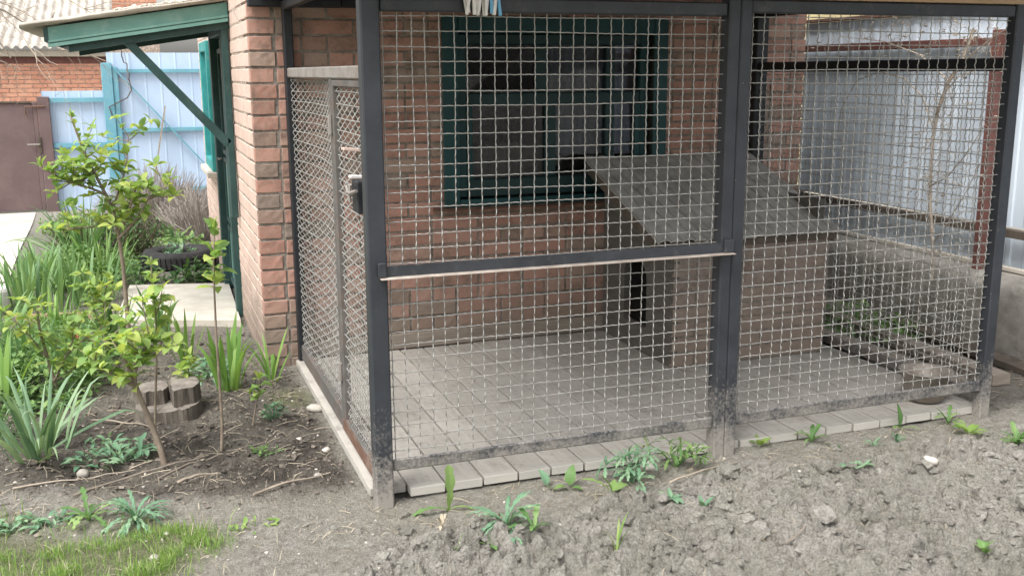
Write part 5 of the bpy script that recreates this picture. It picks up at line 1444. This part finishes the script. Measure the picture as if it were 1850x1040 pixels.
def rough_prism(poly, z0, z1, jag=0.01, n=3, topj=0.008):
    mb = MB(); P2 = np.array(poly); m_ = len(P2); V = []
    for i in range(n + 1):
        t = i / n; q = P2.mean(0) + (P2 - P2.mean(0)) * (1.04 - 0.06 * t) + NR.uniform(-jag, jag, P2.shape)
        for a in q: V.append((a[0], a[1], z0 + (z1 - z0) * t + (NR.uniform(-topj, topj) if i == n else 0)))
    Q = []
    for i in range(n):
        for k in range(m_): Q.append((i * m_ + k, i * m_ + (k + 1) % m_, (i + 1) * m_ + (k + 1) % m_, (i + 1) * m_ + k))
    mb.add(np.array(V), Q); return mb, V[-m_:]
def round_poly(cx, cy, rx, ry, n, j): return [(cx + rx * math.cos(2 * PI * k / n) * NR.uniform(1 - j, 1 + j), cy + ry * math.sin(2 * PI * k / n) * NR.uniform(1 - j, 1 + j)) for k in range(n)]
def log(name, label, poly, z0, z1, jag=0.006):
    P_ = np.array(poly); dense = []
    for i in range(len(P_)):
        for t_ in np.linspace(0, 1, 5 if len(P_) < 10 else 3, endpoint=False): dense.append(P_[i] + (P_[(i + 1) % len(P_)] - P_[i]) * t_ + NR.uniform(-0.0035, 0.0035, 2))
    mb, top = rough_prism(dense, z0, z1, 0.0008, 1, 0.004)
    o = mb.build(name, M['stump'])
    tag(o, label, 'log', 'logs at the stump')
    t = MB(); top = np.array(top); c = top.mean(0); k = len(top)
    inner = c + (top - c) * 0.5 + np.array((0, 0, 0.003))
    V = np.vstack((top + np.array((0, 0, 0.0005)), inner, [c + np.array((0, 0, 0.001))]))
    t.add(V, [(i, (i + 1) % k, k + (i + 1) % k, k + i) for i in range(k)], [(k + i, k + (i + 1) % k, 2 * k) for i in range(k)]); t.build('cut_face', M['stump_top'], o)
    return o
log('stump_slab', 'flat round log slice lying under the split logs', round_poly(-0.645, 1.21, 0.135, 0.115, 18, 0.06), -0.02, 0.055)
log('split_log', 'dark upright split log on the round slice, left one', [(-0.775, 1.27), (-0.73, 1.19), (-0.655, 1.20), (-0.636, 1.26), (-0.64, 1.33), (-0.68, 1.37), (-0.75, 1.34)], 0.058, 0.118, 0.010)
log('split_log', 'wedge of pale split log on the round slice, right one', [(-0.630, 1.25), (-0.62, 1.135), (-0.54, 1.165), (-0.505, 1.235), (-0.52, 1.33), (-0.62, 1.35)], 0.058, 0.130, 0.010)
tag(lathe([(0.001, 0), (0.035, 0), (0.05, 0.07), (0.055, 0.072), (0.055, 0.088), (0.046, 0.088), (0.04, 0.02), (0.001, 0.02)], (-1.01, 2.5, gh(-1.01, 2.5)), 20).build('plant_pot', simple('red_plastic', (0.42, 0.045, 0.04), (0.5, 0.07, 0.06), 20, 0.5, 0)), 'small red plastic pot half hidden under the bush', 'pot')
tag(lathe([(0.001, 0), (0.07, 0), (0.10, 0.05), (0.11, 0.14), (0.105, 0.16), (0.09, 0.15), (0.001, 0.13)], (-1.56, 3.62, gh(-1.56, 3.62)), 24).build('plastic_canister', M['peg_white']), 'pale rounded canister at the left edge behind the irises', 'canister')
mb = MB(); mb.bar((-1.42, 3.26, 0.02), (-0.98, 3.18, 0.02), 0.025, 0.06)
tag(mb.build('edging_board', M['wood']), 'yellowish edging board in front of the dense irises', 'board')

# ------------------------------------------------------------------ pegs
def peg(name, label, p, yaw, tilt, m, group, L=0.075):
    e = empty(name, p, label, 'peg', group)
    for s in (-1, 1):
        mb = MB(); V = MB().bbox(-0.005, 0.005, -0.003, 0.003, -L * 0.62, L * 0.38, 0.0015).V[0]
        V = V.copy(); V[:, 1] += s * 0.0045 + s * 0.10 * np.maximum(V[:, 2], 0) + s * 0.03 * np.maximum(-V[:, 2] - 0.03, 0)
        m3 = np.array(Matrix.Rotation(yaw, 3, 'Z') @ Matrix.Rotation(tilt, 3, 'Y'))
        mb = MB(); mb.bbox(0, 0.01, 0, 0.01, 0, 0.01, 0.001); mb.V[0] = V @ m3.T + np.array(p)
        mb.build('jaw', M[m], e)
    mb = MB(); mb.tube([(p[0] - 0.006, p[1], p[2]), (p[0] + 0.006, p[1], p[2])], 0.004, 6); mb.build('spring', M['gate_steel'], e)
mb = MB(); mb.tube(np.array([(0.24, -0.046, 1.668), (0.30, -0.046, 1.655), (0.36, -0.046, 1.652), (0.42, -0.046, 1.656), (0.50, -0.046, 1.668)]), 0.0022, 5)
tag(mb.build('peg_cord', M['peg_white']), 'short white cord on the top rail holding the pegs', 'cord')
cols = ['peg_white', 'peg_white', 'peg_white', 'peg_white', 'peg_white', 'peg_white', 'peg_white', 'peg_blue', 'peg_white', 'peg_blue']
for k, m in enumerate(cols):
    x = 0.305 + 0.0118 * k
    ordi = ['leftmost', 'second', 'third', 'fourth', 'fifth', 'sixth', 'seventh', '', 'last', ''][k]
    lab = (ordi + (' white clothes peg from the left in the bunch on the top rail' if k else ' white clothes peg in the bunch on the top rail') if k != 8 else 'white clothes peg between the two blue ones on the rail') if m == 'peg_white' else ('blue clothes peg between white ones on the top rail' if k == 7 else 'blue clothes peg at the right end of the bunch on the rail')
    peg('clothes_peg', lab, (x, -0.046 - 0.004 * (k % 3), 1.648 + R.uniform(-0.008, 0.004)), R.uniform(-0.5, 0.5), R.uniform(-0.25, 0.25), m, 'clothes pegs hanging on the top rail', 0.085)
peg('clothes_peg', 'faded pink clothes peg clipped on the gate mesh, upper one', (-0.006, 0.24, 1.168), 0.2, -1.45, 'peg_pink', 'pegs clipped on the gate mesh', 0.10)
peg('clothes_peg', 'white clothes peg clipped on the gate just above the latch', (-0.008, 0.16, 1.085), 0.2, -1.5, 'peg_white', 'pegs clipped on the gate mesh', 0.08)

# ------------------------------------------------------------------ stones, sticks, straw, grass
for x, y, r_, lab in ((-0.727, -0.162, 0.020, 'pale round stone at the edge of the grass'), (-0.69, 0.0, 0.012, 'small grey stone between the grass and the path'), (-0.165, 0.293, 0.018, 'flat pale stone on dark soil near the corner post'),
                      (-0.089, 0.556, 0.017, 'pale stone beside the deck edge board'), (-0.17, 0.716, 0.013, 'grey pebble left of the deck edge board'), (-0.957, 0.63, 0.026, 'dark earthy stone in front of the broad iris clump'),
                      (-0.05, 1.05, 0.035, 'broken pale stone at the rear end of the deck edge board'), (0.98, -0.04, 0.03, 'pale chip of stone under the middle post'), (1.98, -0.35, 0.028, 'pale lump of stone lying on the clods at right')):
    mb = MB(); lump(mb, (x, y, gh(x, y) + r_ * 0.35), r_, 0.6, 0.16, True)
    tag(mb.build('stone', M['stone'], smooth=True), lab, 'stone', 'loose stones on the soil')
for a, b, r_, lab in (((-0.98, 0.42), (-0.52, 0.62), 0.005, 'long grey stick lying before the leaning sapling'), ((-0.70, 0.50), (-0.30, 0.72), 0.004, 'forked twig at the foot of the thin straight sapling'),
                      ((-1.18, 0.55), (-0.78, 0.62), 0.004, 'twig lying left of the dark earthy stone'), ((-0.64, 0.40), (-0.50, 0.43), 0.007, 'short thick stick on the darkest soil'),
                      ((-0.40, 0.20), (-0.12, 0.30), 0.005, 'bent stick lying near the corner post'), ((-0.95, 1.25), (-0.72, 1.05), 0.006, 'dry stick left of the log slice'),
                      ((-0.88, 1.05), (-0.66, 1.42), 0.004, 'thin stick leaning towards the log slice'), ((1.08, -0.75), (1.35, -0.62), 0.0025, 'thin pale straw stalk arched over the clods at right'),
                      ((0.98, -0.20), (1.30, -0.12), 0.004, 'dark twig lying along the soil below the middle post')):
    mb = MB(); p = walk((a[0], a[1], gh(*a) + 0.012), (b[0], b[1], gh(*b) + 0.012), 9, 0.012, -0.01, int(abs(a[0]) * 999)); p[:, 2] = [max(q[2], gh(q[0], q[1]) + r_) for q in p]
    mb.tube(p, np.linspace(r_, r_ * 0.5, len(p)), 5)
    tag(mb.build('stick', M['deadwood']), lab, 'stick', 'sticks lying on the soil')
mb = MB()
for k in range(1150):
    if k < 520: x, y = R.uniform(-1.5, -0.08), R.uniform(0.25, 2.2)
    elif k < 640: x, y = R.uniform(2.65, 3.3), R.uniform(0.1, 1.4)
    elif k < 820: x, y = R.uniform(-0.3, 2.4), R.uniform(-0.25, -0.02)
    else: x, y = R.uniform(-0.6, 2.4), R.uniform(-1.1, 0.1)
    L = R.uniform(0.02, 0.11) * (0.5 if k >= 640 else 1); a = R.uniform(0, PI)
    p0 = np.array((x, y, gh(x, y) + 0.004)); p1 = np.array((x + L * math.cos(a), y + L * math.sin(a), 0)); p1[2] = gh(p1[0], p1[1]) + R.uniform(0.002, 0.012)
    mb.tube(np.array([p0, (p0 + p1) / 2 + np.array((R.gauss(0, L * 0.03), R.gauss(0, L * 0.03), 0.004)), p1]), R.uniform(0.0006, 0.0013), 3, False)
tag(mb.build('dry_stalks', M['straw'], loc=(0, 0, 0)), 'fine dry stalks littered over the soil and beside the deck', 'straw', kind='stuff')
mb = MB()
for k in range(420):
    x, y = R.uniform(-1.5, 2.5), R.uniform(-0.5, 1.6)
    if x > -0.06 and y > 0: continue
    r_ = R.uniform(0.0025, 0.007); lump(mb, (x, y, gh(x, y) + r_ * 0.4), r_, 0.7, 0.2)
tag(mb.build('grit', M['stone'], loc=(0, 0, 0)), 'fine pale grit scattered over the soil', 'grit', kind='stuff')
mb = MB()
for k in range(1500):
    x, y = R.uniform(-1.5, -0.06), R.uniform(0.12, 2.6)
    if k > 1250: x, y = R.uniform(2.62, 3.35), R.uniform(0.0, 1.5)
    L = R.uniform(0.004, 0.014); w = L * R.uniform(0.35, 0.8); c = np.array((x, y, gh(x, y) + R.uniform(0.002, 0.008)))
    V = np.array([(-L, 0, 0), (-L * 0.2, -w, L * 0.2), (L, 0, 0.1 * L), (-L * 0.1, w, L * R.uniform(-.1, .5)), (0, 0, L * 0.12)])
    m3 = np.array(Matrix.Rotation(R.uniform(0, 6.28), 3, 'Z') @ Matrix.Rotation(R.gauss(0, 0.3), 3, 'X'))
    mb.add(V @ m3.T + c, tris=[(0, 1, 4), (1, 2, 4), (2, 3, 4), (3, 0, 4)])
tag(mb.build('leaf_litter', simple('dead_leaf', (0.10, 0.083, 0.066), (0.24, 0.205, 0.17), 30, 0.95, 0, vary=0.45), loc=(0, 0, 0)), 'small dead leaf fragments littering the dark bed', 'litter', kind='stuff')
mb = MB()
BV = [blade_mesh(b_, t_, 0.05, 4, 0.3) for b_, t_ in ((0.4, 0.2), (0.9, 0.6), (0.15, 0.2), (1.3, 0.7))]
def grass_prob(X, Y):
    g = zones(X, Y)[2] / 0.8
    return np.clip(g, 0, 1) ** 1.2 * (0.14 + 1.1 * sstep(0.42, 0.66, fbm(X * 13, Y * 13, 2))) * (0.22 + 0.78 * sstep(0.15, -0.12, Y))
for x, y in zip(*scatter(21000, -1.6, -0.4, -0.75, 0.45, grass_prob)):
    V, Q = BV[NR.integers(0, 4)]; L = NR.uniform(0.012, 0.046) * (1.6 if NR.random() < 0.08 else 1)
    place(mb, V, Q, (x, y, gh(x, y) - 0.004), NR.uniform(0, 6.28), 0, (L, L * 0.95, L), NR.normal(0, 0.5))
thatch = MB()
for x, y in zip(*scatter(2600, -1.6, -0.35, -0.75, 0.5, lambda X, Y: 0.6 * grass_prob(X, Y) + 0.06)):
    V, Q = BV[NR.integers(0, 4)]; L = NR.uniform(0.015, 0.06)
    place(thatch, V, Q, (x, y, gh(x, y) - 0.002), NR.uniform(0, 6.28), 0, (L, L * 0.6, L), NR.normal(0.6, 0.6))
tag(thatch.build('dry_grass', M['straw'], loc=(0, 0, 0)), 'dead straw coloured blades among the short bright grass', 'grass', kind='stuff')
tag(mb.build('lawn_grass', M['grass'], loc=(0, 0, 0)), 'short bright grass in the bottom left corner', 'grass', kind='stuff')
